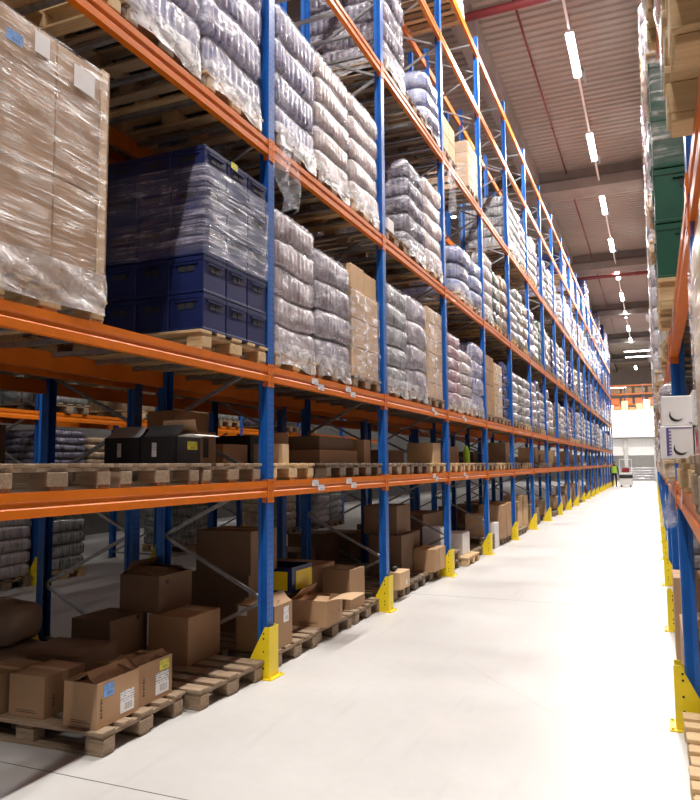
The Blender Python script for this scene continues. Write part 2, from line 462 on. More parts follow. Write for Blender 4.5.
def stack_mesh(name, mat, D=1.16, W=.78, H=1.3, layers=5, bulge=.02, scallop=0., pitch=.085, seed=0, n=120, rings=8, rc=.04, off=0., lumps=.006, z0=0., groove=1.):
    r = random.Random(seed); b = MB()
    per, L = perimeter(D, W, rc, n)
    ph = [(r.uniform(0, 6.28), r.uniform(1, 3)) for _ in range(layers * 3 + 3)]
    rows = []; lh = H / layers; zi = []
    for l in range(layers):
        sx, sy = r.uniform(-.012, .012), r.uniform(-.01, .01); bl = bulge * r.uniform(.7, 1.25)
        for q in range(rings):
            t = TQ[rings][q]
            prof = 1 - (1 - t / .12) ** 2 if t < .12 else (1 if t < .74 else 1 - .9 * ((t - .74) / .26) ** 2)
            ins = -.02 * groove * (1 - min(1, min(t, 1 - t) / .07)) - .018 * max(0, (t - .74) / .26) ** 2
            z = z0 + l * lh + lh * (t * .985 + .0075)
            row = []
            for (x, y, nx, ny, s) in per:
                o = off + bl * prof - bulge * .4 + ins
                o += lumps * math.sin(s * 2 * PI / L * round(ph[l * 3][1] * 3) + ph[l * 3][0] + t * 2) * prof
                if scallop: o -= scallop * (1 - abs(math.cos(PI * s / pitch))) * prof
                zz = z + (.011 * math.sin(s * 2 * PI / L * 4 + ph[l * 3 + 1][0]) * (t if l < layers - 1 else t) + (.011 * math.sin(s * 2 * PI / L * 4 + ph[(l - 1) * 3 + 1][0]) * (1 - t) if l else 0))
                row.append((x + sx + nx * o, y + sy + ny * o, zz))
            rows.append(row)
    for k, sc in ((0, .97), (0, .6), (0, .2)):
        rows.append([(x * sc, y * sc, z0 + H + (.004 if sc < .9 else .002) + .008 * math.sin(i * .7)) for i, (x, y, *_n) in enumerate(per)])
    o = len(b.v); vs = [p for row in rows for p in row]; fs = []
    for i in range(len(rows) - 1):
        for j in range(n):
            k = (j + 1) % n; fs.append((i * n + j, i * n + k, (i + 1) * n + k, (i + 1) * n + j))
    fs.append(tuple((len(rows) - 1) * n + j for j in range(n)))
    b.add(vs, fs); return b.mesh(name, mat, True)

KINDS = {
 'lavender': dict(mat='goods_lavender', layers=5, H=1.26, scallop=.012, word='mauve and white film-wrapped bottle packs', nm='bottle_packs'),
 'mauve': dict(mat='goods_mauve', layers=4, H=1.12, scallop=.01, word='greyish mauve film-wrapped packs', nm='drink_packs'),
 'blue': dict(mat='goods_blue', layers=4, H=1.26, scallop=.014, word='blue-labelled bottle packs in film', nm='bottle_packs'),
 'cream': dict(mat='goods_cream', layers=5, H=1.2, scallop=.008, word='pale pinkish film-wrapped packs', nm='drink_packs'),
 'dark': dict(mat='goods_dark', layers=5, H=1.3, scallop=.02, word='dark bottles in shiny film', nm='bottle_packs'),
 'red': dict(mat='goods_red', layers=6, H=1.12, scallop=.008, word='red and white wrapped packs', nm='drink_packs'),
 'shiny': dict(mat='goods_shinyblue', layers=3, H=.8, scallop=0, bulge=.07, word='shiny blue wrapped sacks', nm='sacks', rc=.16),
 'white': dict(mat='goods_white', layers=5, H=1.2, scallop=.006, word='white film-wrapped packs', nm='drink_packs'),
 'slate': dict(mat='goods_slate', layers=5, H=1.25, scallop=.012, word='slate grey film-wrapped packs', nm='drink_packs'),
 'tan': dict(mat='goods_tan', layers=4, H=1.1, scallop=0, word='tan cartons in film', nm='cartons', bulge=.01),
 'green': dict(mat='goods_green', layers=4, H=1.15, scallop=0, word='dark green wrapped crates', nm='crates', bulge=.006),
 'navy': dict(mat='goods_navy', layers=5, H=1.3, scallop=0, word='navy blue crates', nm='crates', bulge=.006),
}
MESHC = {}
def kind_mesh(kd, near, var):
    key = (kd, near, var)
    if key not in MESHC:
        K = KINDS[kd]
        MESHC[key] = stack_mesh(K['nm'], K['mat'], H=K['H'], layers=K['layers'], scallop=K['scallop'] if near else 0, seed=hash(kd) % 97 if False else len(kd) * 7 + var * 13,
                                n=330 if near else 52, rings=9 if near else 5, bulge=K.get('bulge', .02), rc=K.get('rc', .05))
    return MESHC[key]
def film_mesh(kd, var):
    key = ('film', kd, var)
    if key not in MESHC:
        K = KINDS[kd]
        MESHC[key] = stack_mesh('shrink_film', 'film_haze', H=K['H'] + .01, layers=K['layers'], seed=len(kd) * 7 + var * 13, n=140, rings=6,
                                bulge=K.get('bulge', .02), off=.012, groove=.6, lumps=.006, rc=K.get('rc', .05), z0=-.002)
    return MESHC[key]
def skirt_mesh():
    """film pulled down over the pallet edge"""
    if 'skirt' not in MESHC:
        b = MB(); r = random.Random(5); per, L = perimeter(1.19, .8, .03, 90); rows = []
        for q, (z, o) in enumerate(((.10, .006), (.05, .012), (0, .012), (-.06, .01), (-.1, .014))):
            rows.append([(x + nx * (o + .006 * math.sin(s * 23 + q)), y + ny * (o + .006 * math.sin(s * 19 + q)), z + (.028 * math.sin(s * 7.3) * math.sin(s * 2.1) if q == 4 else 0)) for x, y, nx, ny, s in per])
        vs = [p for w in rows for p in w]; n = 90
        fs = [(i * n + j, i * n + (j + 1) % n, (i + 1) * n + (j + 1) % n, (i + 1) * n + j) for i in range(4) for j in range(n)]
        b.add(vs, [f[::-1] for f in fs]); MESHC['skirt'] = b.mesh('film_skirt', 'film_skirt', True)
    return MESHC['skirt']

def slot_pos(side, k, lv, sl, row=1):
    if side < 0:
        y = Y0 + BAY * k + SLOT[sl]; x = {1: -2.922 - .6, 2: -5.37 - .045 + .6, 3: -8.3 - .55}[row]
    else:
        y = YR0 + BAYR * k + SLOT[sl] * BAYR / BAY; x = {1: .08 + .6, 2: 2.55 + .045 - .6}[row]
    return x, y, ZT[lv]
def where(side, k, lv, sl, row=1):
    rk = {(-1, 1): 'left rack', (1, 1): 'right rack', (-1, 2): 'rack behind left rack', (-1, 3): 'rack beyond next aisle', (1, 2): 'rack behind right rack'}[(side, row)]
    return rk
FARV = {}
def wrapped(kd, side, k, lv, sl, near=False, var=0, hs=1., row=1, pal=None, dx=0, skirt=None, extra=''):
    x, y, z = slot_pos(side, k, lv, sl, row)
    if row == 1 and ((side < 0 and k >= 15) or (side > 0 and (k >= 8 or (k >= 3 and lv == 0)))):
        FARV.setdefault(side, []).append((kd, x + dx + rnd.uniform(-.015, .015), y, z, hs)); return None
    K = KINDS[kd]; word = extra or K['word']
    rk = where(side, k, lv, sl, row)
    lvl = {0: 'floor', 1: 'beam level one', 2: 'beam level two', 3: 'beam level three', 4: 'beam level four', 5: 'beam level five', 6: 'top beam level'}[lv]
    lab = '%s, %s, %s bay %s slot, %s' % (word, rk, ORD[min(k, 20)] if k >= 0 else 'nearest', SLW[sl], lvl)
    lab = ' '.join(lab.split()[:17])
    if len(lab.split()) > 16: lab = lab.replace('film-wrapped ', 'wrapped ').replace('beam level', 'level').replace(' and white', '')
    if len(lab.split()) > 16: lab = lab.replace(' in shiny film', '').replace(' in film', '').replace('beam ', '')
    if len(lab.split()) > 16: lab = lab.replace(' slot', '')
    rz = 0 if side < 0 else PI
    if row == 2: rz += PI
    t = thing('wrapped_pallet_load', lab, 'wrapped pallet', (x + dx + rnd.uniform(-.015, .015), y + rnd.uniform(-.012, .012), z), rz + rnd.uniform(-.012, .012), 'wrapped pallet loads in the racks')
    obj('pallet', PAL[pal or rnd.choice(['old', 'new', 'old'])], t)
    g = obj(K['nm'], kind_mesh(kd, near, var), t, (0, 0, PH)); g.scale = (1, 1, hs)
    if near:
        f = obj('shrink_film', film_mesh(kd, var), t, (0, 0, PH)); f.scale = (1, 1, hs)
        if skirt is not False: obj('film_skirt', skirt_mesh(), t, (0, 0, PH))
    return t

# ------------------------------------------------------------------ cartons
def carton_mesh(w, d, h, mat, open_=False, tape=True):
    b = MB()
    if not open_:
        b.bbox(-d / 2, d / 2, -w / 2, w / 2, 0, h, .004)
        b.box(-d / 2 + .004, d / 2 - .004, -.0015, .0015, h - .001, h + .0008, 1)
    else:
        t = .005
        b.box(-d / 2, d / 2, -w / 2, w / 2, 0, t)
        b.box(-d / 2, -d / 2 + t, -w / 2, w / 2, t, h); b.box(d / 2 - t, d / 2, -w / 2, w / 2, t, h)
        b.box(-d / 2 + t, d / 2 - t, -w / 2, -w / 2 + t, t, h); b.box(-d / 2 + t, d / 2 - t, w / 2 - t, w / 2, t, h)
    return b.mesh('carton_body', [mat, 'steel_dark'])
def flap_mesh(w, l, mat):
    b = MB(); n = 6; vs = []
    for i in range(n + 1):
        t = i / n; c = .012 * math.sin(t * PI)
        for y in (-w / 2 + .004 * i / n * 2, w / 2 - .004 * i / n * 2):
            for th in (0, .004): vs.append((l * t, y, c + th))
    fs = []
    for i in range(n):
        o = i * 4; fs += [(o, o + 4, o + 6, o + 2), (o + 1, o + 3, o + 7, o + 5), (o, o + 1, o + 5, o + 4), (o + 2, o + 6, o + 7, o + 3)]
    fs += [(0, 2, 3, 1), (n * 4, n * 4 + 1, n * 4 + 3, n * 4 + 2)]
    b.add(vs, fs); return b.mesh('flap', mat)
def tape_mesh(l, h, drop=.06):
    b = MB(); b.box(-l / 2, l / 2, -.025, .025, h + .0005, h + .0015)
    b.box(l / 2, l / 2 + .001, -.025, .025, h - drop, h + .0015); b.box(-l / 2 - .001, -l / 2, -.025, .025, h - drop, h + .0015)
    return b.mesh('packing_tape', 'cardboard_pale')
CN = []
def carton(label, loc, w, d, h, rotz=0, mat='cardboard', flaps=(), tape=False, stickers=(), marks=(), name='carton', group='loose cartons', strips=()):
    """w along local y, d along local x; faces: +x front (towards aisle on the left rack), -y near side"""
    t = thing(name, label, 'box' if name != 'sack' else 'sack', loc, rotz, group)
    me = carton_mesh(w, d, h, mat, bool(flaps)); obj('carton_body', me, t)
    if tape: obj('packing_tape', tape_mesh(d, h), t)
    for (edge, l, ang, *fm) in flaps:     # edge: 'x+','x-','y+','y-' ; ang above horizontal (outward)
        if edge[0] == 'x':
            o = obj('flap', flap_mesh(w - .01, l, fm[0] if fm else mat), t, ((d / 2) * (1 if edge[1] == '+' else -1), 0, h))
            o.rotation_euler = (0, -ang, 0 if edge[1] == '+' else PI)
        else:
            o = obj('flap', flap_mesh(d - .01, l, fm[0] if fm else mat), t, (0, (w / 2) * (1 if edge[1] == '+' else -1), h))
            o.rotation_euler = (0, -ang, PI / 2 if edge[1] == '+' else -PI / 2)
    for (face, u, z, sw, sh, mt) in stickers:
        b = MB()
        if face == 'x+': b.box(d / 2 + .0005, d / 2 + .0015, u - sw / 2, u + sw / 2, z, z + sh)
        elif face == 'x-': b.box(-d / 2 - .0015, -d / 2 - .0005, u - sw / 2, u + sw / 2, z, z + sh)
        else: b.box(u - sw / 2, u + sw / 2, -w / 2 - .0015, -w / 2 - .0005, z, z + sh)
        o = obj({'label_white': 'shipping_label', 'label_blue': 'blue_label', 'label_yellow': 'yellow_label'}.get(mt, 'printed_mark'), b.mesh('sticker', mt), t)
        o['label'] = {'label_white': 'white barcode shipping label', 'label_blue': 'blue barcode sticker', 'label_yellow': 'yellow sticker with black code'}.get(mt, 'dark printed mark')
    if marks:
        b = MB()
        for (face, u, z, s) in marks:
            if face == 'x+':
                b.box(d / 2 + .0004, d / 2 + .0012, u - s * .5, u + s * .5, z, z + s * .25); b.box(d / 2 + .0004, d / 2 + .0012, u - s * .12, u + s * .12, z + s * .3, z + s)
                b.box(d / 2 + .0004, d / 2 + .0012, u - s * .4, u + s * .4, z + s * 1.05, z + s * 1.2)
            else: b.box(u - s, u + s, -w / 2 - .0012, -w / 2 - .0004, z, z + .004); b.box(u - s, u + s * .8, -w / 2 - .0012, -w / 2 - .0004, z + .012, z + .015)
        obj('printed_mark', b.mesh('printed_mark', 'ink'), t)
    return t
def pallet(label, x, y, z, kind='old', rotz=0, group='pallets'):
    o = obj('wooden_pallet', PAL[kind], None, (x, y, z), rotz); return tag(o, label, 'pallet', group)

# ================================================================== SETTING
b = MB(); b.box(-13, 9, -6, 92, -.1, 0); struct('floor', b.mesh('floor', 'floor'))
def roof():
    b = MB(); y = -6.; P = []
    while y < 92:
        for dy, z in ((0, 12.0), (.10, 12.0), (.135, 12.05), (.235, 12.05), (.27, 12.0)): P.append((y + dy, z))
        y += .27
    n = len(P); vs = [(-13, a, z) for a, z in P] + [(9, a, z) for a, z in P]
    b.add(vs, [(i, i + 1, n + i + 1, n + i) for i in range(n - 1)]); b.box(-13, 9, -6, 92, 12.12, 12.2)
    return b.mesh('ceiling', 'sheet')
struct('ceiling', roof())
for nm, a in (('wall_left', (-13.2, -13, -6, 92)), ('wall_right', (9, 9.2, -6, 92)), ('wall_back', (-13.2, 9.2, -6.2, -6))):
    b = MB(); b.box(a[0], a[1], a[2], a[3], 0, 12.2); struct(nm, b.mesh(nm, 'dark_wall'))
b = MB(); b.box(-13.2, 9.2, 92, 92.2, 0, 12.2); struct('wall_far', b.mesh('wall_far', 'concrete_wall'))
tn = 0
def trim(me):
    global tn; tn += 1; return struct('trim_%d' % tn, me)
for y in (1.9, 13.6, 26.1, 37.4, 49.7, 61.4, 73.1, 84.8):
    b = MB(); b.prism([(y - .5, 11.2), (y + .5, 11.2), (y + .5, 11.55), (y + .25, 11.7), (y + .25, 12.), (y - .25, 12), (y - .25, 11.7), (y - .5, 11.55)], 'x', -13, 9)
    trim(b.mesh('girder', 'concrete_beam'))
for x in (-9.5, -3.65, 2.2, 8.05):
    b = MB(); b.box(x - .25, x + .25, -6, 92, 11.62, 12.0); trim(b.mesh('joist', 'concrete_beam'))
# control joints sawn in the slab
for y in (3.2, 9.2, 15.2, 21.2):
    b = MB(); b.box(-13, 9, y - .003, y + .003, 0, .0006); trim(b.mesh('joint', 'steel_dark'))
# hairline crack
b = MB(); pts = [(-1.62, 6.27), (-1.35, 5.95), (-1.2, 5.75), (-.89, 5.41), (-.6, 5.05), (-.4, 4.88), (-.15, 4.57)]
for (xa, ya), (xb, yb) in zip(pts, pts[1:]): b.add([(xa - .002, ya, .0007), (xa + .002, ya, .0007), (xb + .002, yb, .0007), (xb - .002, yb, .0007)], [(0, 1, 2, 3)])
trim(b.mesh('crack', 'grey_plastic'))

# sprinkler pipes and light trunking
def pipe(label, p, q, r, cat='pipe'):
    b = MB(); b.tube(p, q, r, 10)
    n = int((Vector(q) - Vector(p)).length / 3)
    for i in range(1, n):
        c = Vector(p).lerp(Vector(q), i / n); d = (Vector(q) - Vector(p)).normalized()
        b.tube(c - d * .04, c + d * .04, r * 1.35, 10)
    return tag(obj('sprinkler_pipe', b.mesh('sprinkler_pipe', 'red_paint', True)), label, cat, 'red sprinkler pipes')
pipe('thick red sprinkler main crossing under ceiling nearest the camera', (-13, 14.35, 11.08), (9, 14.35, 11.08), .09)
pipe('thick red sprinkler main crossing the aisle ceiling halfway down', (-13, 38.0, 11.05), (9, 38.0, 11.05), .09)
for i, (a, c_) in enumerate(((14.35, 25.6), (26.6, 36.9), (38.0, 49.2), (50.2, 60.9))):
    pipe('thin red sprinkler pipe running along the aisle ceiling, %s from camera' % ORD[i], (-2.45, a, 11.8), (-2.45, c_, 11.8), .028)
def lamp_meshes(L=2.0):
    h = MB(); h.prism([(-.06, .06), (-.095, 0), (.095, 0), (.06, .06)], 'y', -L / 2, L / 2)
    g = MB(); g.prism([(-.085, 0), (-.07, -.04), (.07, -.04), (.085, 0)], 'y', -L / 2 + .02, L / 2 - .02)
    return h.mesh('lamp_housing', 'white_paint'), g.mesh('diffuser', 'lamp_glow')
LH, LG = lamp_meshes()
def add_area(name, parent, loc, sx, sy, p, col=(1, .95, .9), rot=(0, 0, 0), spread=PI):
    l = bpy.data.lights.new(name, 'AREA'); l.shape = 'RECTANGLE'; l.size = sx; l.size_y = sy; l.energy = p; l.color = col; l.spread = spread
    o = bpy.data.objects.new(name, l); COL.objects.link(o); o.parent = parent; o.location = loc; o.rotation_euler = rot
    return o
P_MAIN = 620
lamp_y = [17.15 + 5.42 * i for i in range(-4, 9)]
for i, y in enumerate(lamp_y):
    t = thing('ceiling_lamp', 'bright strip lamp hanging on the trunking, %s along the aisle from camera' % ORD[i], 'ceiling lamp', (-1.38, y, 11.3), 0, 'strip lamps over the aisle')
    obj('lamp_housing', LH, t); obj('diffuser', LG, t)
    for yy in (.6, -.6): b = MB(); b.tube((0, yy, .06), (0, yy, .72), .008); obj('hanger', b.mesh('hanger', 'galvanised'), t)
    b = MB(); b.box(.1, .16, .9, 1.5, .05, .13); obj('driver_box', b.mesh('driver_box', 'galvanised'), t)
    add_area('lamp_light', t, (0, 0, -.07), .16, 1.95, P_MAIN)
for i, (x, y) in enumerate([(-6.85, 19 + 7 * j) for j in range(6)] + [(-11.2, 9 + 8 * j) for j in range(3)]):
    t = thing('ceiling_lamp', 'dim strip lamp above the %s aisle, %s from camera' % ('neighbouring' if x > -8 else 'leftmost', ORD[i % 6]), 'ceiling lamp', (x, y, 11.3), 0, 'strip lamps over the next aisles')
    obj('lamp_housing', LH, t); obj('diffuser', LG, t); add_area('lamp_light', t, (0, 0, -.07), .14, 1.95, P_MAIN * (.06 if x > -8 else .04))
b = MB(); b.box(-1.405, -1.355, -5, 62, 11.362, 11.42)
tag(obj('light_trunking', b.mesh('light_trunking', 'white_paint')), 'thin white trunking rail joining the strip lamps over the aisle', 'lighting rail')

# ================================================================== RACKS
NB = 20
for k in range(NB):
    rack_bay(-1, k, xbars=k < 4, labels=((-.55, .25) if k == 1 else (.6,) if k == 2 else (-.4,) if k == 3 else ()))
rack_bay(-1, NB, end=True)
for k in range(-1, NB): rack_bay(1, k, xbars=(k in (0, 1)), labels=(.3,) if k == 0 else ())
rack_bay(1, NB, end=True)
for k in range(0, 8): rack_bay(-1, k, row=2, levels=(1, 2, 3, 4))
for k in range(0, 7): rack_bay(-1, k, row=3, levels=(1, 2, 3))

# yellow column guards
def guard_meshes():
    b = MB(); t = .006
    b.box(0.09, .096, -.075, .075, .006, .4)                    # plate facing the aisle
    for s in (-1, 1):
        y0, y1 = (s * .075, s * (.075 - t)) if s > 0 else (s * .075, s * .075 + t)
        y0, y1 = min(y0, y1), max(y0, y1)
        b.prism([(.09, .006), (.09, .4), (.055, .4), (-.14, .03), (-.14, .006)], 'y', y0, y1)
    b.box(-.14, .1, -.08, .08, .0, .006)
    base = MB(); base.box(.05, .135, -.11, .11, .0, .008)
    for y in (-.09, .09): base.tube((.115, y, .008), (.115, y, .02), .01, 6)
    bo = MB()
    for z in (.08, .12, .21, .31, .35):
        for s in (-1, 1): bo.tube((.045, s * .0755, z), (.045, s * .078, z), .0075, 8)
    return b.mesh('guard_plate', 'yellow_paint'), base.mesh('base_plate', 'yellow_paint'), bo.mesh('bolt_hole', 'ink')
GP, GB, GH = guard_meshes()
def guard(label, x, y, rz=0, grp='yellow column guards'):
    t = thing('column_guard', label, 'column guard', (x, y, 0), rz, grp)
    obj('guard_plate', GP, t); obj('base_plate', GB, t); obj('bolt_hole', GH, t)
for k in range(1, NB + 1): guard('yellow steel guard at foot of the %s left rack upright from camera' % ORD[k - 1], -2.967, Y0 + BAY * k)
for k in range(0, NB + 1): guard('yellow steel guard at foot of the %s right rack upright from camera' % ORD[k], .15, YR0 + BAYR * k, PI)
for k in range(0, 5):
    guard('dim yellow guard at foot of the %s upright behind the left rack' % ORD[k], -5.37, Y0 + BAY * k, PI)
    guard('dim yellow guard at foot of the %s upright across the next aisle' % ORD[k], -8.3, Y0 + BAY * k, 0)

# ================================================================== LEFT RACK, UPPER LOADS
W_ = wrapped
# second beam level ---------------------------------------------------
W_('lavender', -1, 1, 2, 0, True, 0, 1.0, pal='new'); W_('mauve', -1, 1, 2, 1, True, 0, 1.02, pal='old')
W_('slate', -1, 2, 2, 0, True, 0, 1.02, pal='old'); W_('mauve', -1, 2, 2, 1, True, 1, 1.15, pal='old', extra='tall greyish mauve wrapped packs')
W_('red', -1, 3, 2, 0, True, 0, 1.0, pal='new'); W_('cream', -1, 3, 2, 1, True, 0, .8, pal='new'); W_('blue', -1, 3, 2, 2, True, 1, .96)
# third beam level
W_('blue', -1, 0, 3, 1, True, 0, 1.0, pal='old'); W_('blue', -1, 0, 3, 2, True, 1, 1.0, pal='new', extra='blue bottle packs beside the first upright')
W_('blue', -1, 1, 3, 0, True, 2, .95, pal='old', extra='blue bottle packs over the hanging film'); W_('cream', -1, 1, 3, 1, True, 0, 1.03, pal='old'); W_('cream', -1, 1, 3, 2, True, 1, 1.02, pal='new', extra='pinkish cream packs')
W_('dark', -1, 2, 3, 1, True, 0, .95, pal='old'); W_('cream', -1, 2, 3, 2, True, 2, 1.08, pal='new', extra='slim cream packs')
W_('shiny', -1, 3, 3, 1, True, 0, 1.05, pal='new'); W_('shiny', -1, 3, 3, 2, True, 1, 1.05, pal='new', extra='duller blue wrapped sacks')
W_('cream', -1, 4, 3, 0, True, 0, 1.05); W_('green', -1, 4, 3, 1, False, 0, .95); W_('tan', -1, 4, 3, 2, False, 0, 1.1)
# fourth
W_('dark', -1, 2, 4, 0, True, 1, 1.1, pal='old', extra='dark lavender bottles'); W_('shiny', -1, 2, 4, 2, True, 2, .98, pal='old', extra='white and blue wrapped sacks')
W_('slate', -1, 5, 4, 0, True, 1, .95, pal='old', extra='grey crates in film'); W_('slate', -1, 5, 4, 1, True, 2, .95, pal='old', extra='grey crates in film')
W_('white', -1, 5, 4, 2, False, 0, .9)
W_('dark', -1, 0, 4, 1, True, 0, 1.0); W_('lavender', -1, 1, 4, 0, True, 1, 1.)
# top level
W_('white', -1, 3, 6, 1, True, 0, 1.0, pal='new', extra='bright white wrapped packs'); 
pallet('empty pallet on top beam level of left rack beside white wrapped stack', *slot_pos(-1, 3, 6, 0), 'old')
pallet('empty pallet on top beam level above the third bay, far slot', *slot_pos(-1, 2, 6, 2), 'old')
pallet('empty pallet on top beam level above the third bay, middle slot', *slot_pos(-1, 2, 6, 1), 'dark')
# fresh empty pallets
pallet('fresh pale pallet on third beam level at top left of photo', *slot_pos(-1, 0, 3, 0), 'new')
x_, y_, z_ = slot_pos(-1, 2, 3, 0); pallet('old pallet with a small white carton, third beam level', x_, y_, z_, 'old')
carton('small white carton at the front of a pallet on third beam level', (x_ + .5, y_ - .2, z_ + PH), .22, .18, .16, 0, 'white_card')
x_, y_, z_ = slot_pos(-1, 2, 4, 1); pallet('empty pallet between two wrapped stacks on fourth beam level', x_, y_, z_, 'old')

# regular fill for the deeper bays
FILL = {2: ['navy', 'white', 'white', 'slate', 'white', 'lavender', 'navy', 'white', 'blue', 'cream', 'slate', 'tan', 'white', 'mauve', 'red'],
        3: ['green', 'tan', 'navy', 'white', 'navy', 'cream', 'white', 'slate', 'tan', 'blue', 'white', 'green'],
        4: ['white', 'tan', 'tan', 'white', 'cream', 'white', 'white', 'blue', 'slate'],
        5: ['blue', 'navy', 'white', 'blue', 'slate', 'navy'],
        6: ['navy', 'blue', 'white']}
r2 = random.Random(11)
for lv in (2, 3, 4, 5, 6):
    for k in range(5, NB):
        for sl in range(3):
            if lv == 2 and k < 5: continue
            if lv == 4 and k < 6: continue
            if lv == 5 and k < 9: continue
            if lv == 6 and k < 12: continue
            pr_ = {2: .97, 3: .9, 4: .85, 5: .62, 6: .4}[lv]
            if r2.random() > pr_: continue
            kd = FILL[lv][(k * 3 + sl + lv) % len(FILL[lv])] if k < 9 else r2.choice(FILL[lv] + ['navy', 'tan', 'blue', 'dark', 'tan'])
            hs = min(r2.uniform(.8, 1.08), (1.0 if lv == 5 else 1.1) / KINDS[kd]['H'] if lv == 5 else 9)
            W_(kd, -1, k, lv, sl, False, 0, hs * (.82 if lv == 5 else 1))

# ================================================================== carton pallet, bay 0 level 2
def wrap_shell(D, W, H, off, mat, z0=0, seed=0, n=120, rings=26, lump=.006, name='shrink_film'):
    b = MB(); per, L = perimeter(D, W, .012, n); r = random.Random(seed); rows = []
    for q in range(rings):
        t = q / (rings - 1); z = z0 + H * t
        rows.append([(x + nx * (off + lump * math.sin(s * 9 + z * 14) * math.sin(z * 31 + s * 3)), y + ny * (off + lump * math.sin(s * 11 - z * 17)), z) for x, y, nx, ny, s in per])
    vs = [p for w in rows for p in w]
    b.add(vs, [(i * n + j, i * n + (j + 1) % n, (i + 1) * n + (j + 1) % n, (i + 1) * n + j) for i in range(rings - 1) for j in range(n)])
    return b.mesh(name, mat, True)
x_, y_, z_ = slot_pos(-1, 0, 2, 0)
y_ = 3.28 - .4
t = thing('wrapped_carton_pallet', 'tall brown cartons in diagonal clear film at left edge, second beam level', 'wrapped pallet', (x_, y_, z_), 0)
obj('pallet', PAL['new'], t)
for i, (ya, yb) in enumerate(((-.395, -.005), (.0, .39))):
    for j, (xa, xb) in enumerate(((-.59, -.2), (-.195, .195), (.2, .59))):
        for q, (za, zb) in enumerate(((0, .6), (.605, 1.36))):
            b = MB(); b.bbox(xa, xb, ya, yb, za, zb, .006); obj('carton', b.mesh('carton', 'cardboard'), t, (0, 0, PH))
b = MB(); b.box(.592, .6, .33, .395, 0, 1.38); b.box(.535, .6, .39, .398, 0, 1.38); obj('edge_board', b.mesh('edge_board', 'cardboard_pale'), t, (0, 0, PH))
obj('shrink_film', wrap_shell(1.2, .8, 1.38, .008, 'film_thin', -.02, 3), t, (0, 0, PH))
obj('film_skirt', wrap_shell(1.2, .8, .24, .018, 'film_skirt', -.1, 9, 140, 10, .014, 'film_skirt'), t, (0, 0, PH))
for (ya, za, w, h, mt) in ((-.36, 1.18, .1, .06, 'label_blue'), (-.18, 1.21, .1, .12, 'white_card'), (.1, 1.16, .16, .13, 'white_card')):
    b = MB(); b.box(.612, .6135, ya, ya + w, za, za + h)
    o = obj('shipping_label', b.mesh('shipping_label', mt), t, (0, 0, PH)); o['label'] = 'blue barcode sticker' if mt == 'label_blue' else 'white paper in document pouch'

# blue crates ---------------------------------------------------------
def crate_mesh(wx, wy, h, mat, name='crate'):
    b = MB(); e = .004
    b.bbox(e, wx - e, e, wy - e, .012, h - .035, .006)
    b.bbox(0, wx, 0, wy, h - .04, h - .004, .005)                        # top rim
    b.bbox(.0, wx, 0, wy, 0, .02, .004)
    for ax in (0, 1):
        L = wx if ax == 0 else wy; D_ = wy if ax == 0 else wx
        for face in (0, 1):
            p = (-.0012 if face == 0 else D_ + .0012)
            for s in (-1, 1):
                c = L / 2 + s * .036
                lo, hi = (p, p + .004) if face == 0 else (p - .004, p)
                a = (c - .03, c + .03, lo, hi) if ax == 0 else (lo, hi, c - .03, c + .03)
                b.box(*a, h - .112, h - .072, 1)
            lo, hi = (p - .006, p + .004) if face == 0 else (p - .004, p + .006)
            a = (L / 2 - .1, L / 2 + .1, lo, hi) if ax == 0 else (lo, hi, L / 2 - .1, L / 2 + .1)
            b.box(*a, h - .062, h - .05, 0)
    return b.mesh(name, [mat, 'ink'])
CR = crate_mesh(.298, .302, .272, 'blue_crate_plastic')
t = thing('crate_pallet_load', 'stack of dark blue plastic crates half wrapped in film on pale pallet', 'crate stack', (-2.915, 4.27, ZT[2]), 0)
pm = obj('pallet', PAL['new'], t, (-.6, .455, 0)); pm.scale = (1, 1.14, 1); pm['label'] = 'pale fresh wooden pallet'
for l in range(5):
    for i in range(4):
        for j in range(3):
            if i in (1, 2) and j == 1 and l < 4: continue
            o = obj('crate', CR, t, (-.3 * (i + 1), .305 * j, PH + .274 * l))
film_c = wrap_shell(1.22, .915, .66, .008, 'film_crate', .56, 5, 120, 20, .005)
obj('shrink_film', film_c, t, (-.6, .456, PH))
b = MB(); b.box(.001, .003, .33, .42, .0, .05); obj('yellow_label', b.mesh('yellow_label', 'label_yellow'), t, (0.012, 0, PH + 1.31))
# brown cartons far slot bay 1 level 2
x_, y_, z_ = slot_pos(-1, 1, 2, 2)
t = thing('wrapped_carton_pallet', 'brown cartons in film with two loose cartons on top, second beam level', 'wrapped pallet', (x_, y_, z_), 0)
obj('pallet', PAL['old'], t)
for q in range(3):
    for i in range(2):
        for j in range(3):
            b = MB(); b.bbox(-.58 + j * .387, -.58 + (j + 1) * .387 - .004, -.385 + i * .385, -.385 + (i + 1) * .385 - .004, q * .315, q * .315 + .31, .012)
            obj('carton', b.mesh('carton', 'cardboard_pale'), t, (0, 0, PH))
for i, (h) in enumerate((.28, .26)):
    b = MB(); b.bbox(.16, .56, -.385 + i * .385, -.385 + (i + 1) * .385 - .01, .95, .95 + h, .006); obj('carton', b.mesh('carton', 'cardboard_pale'), t, (0, 0, PH))
obj('shrink_film', wrap_shell(1.18, .79, .98, .012, 'film_haze', -.04, 7, 120, 16, .012), t, (0, 0, PH))

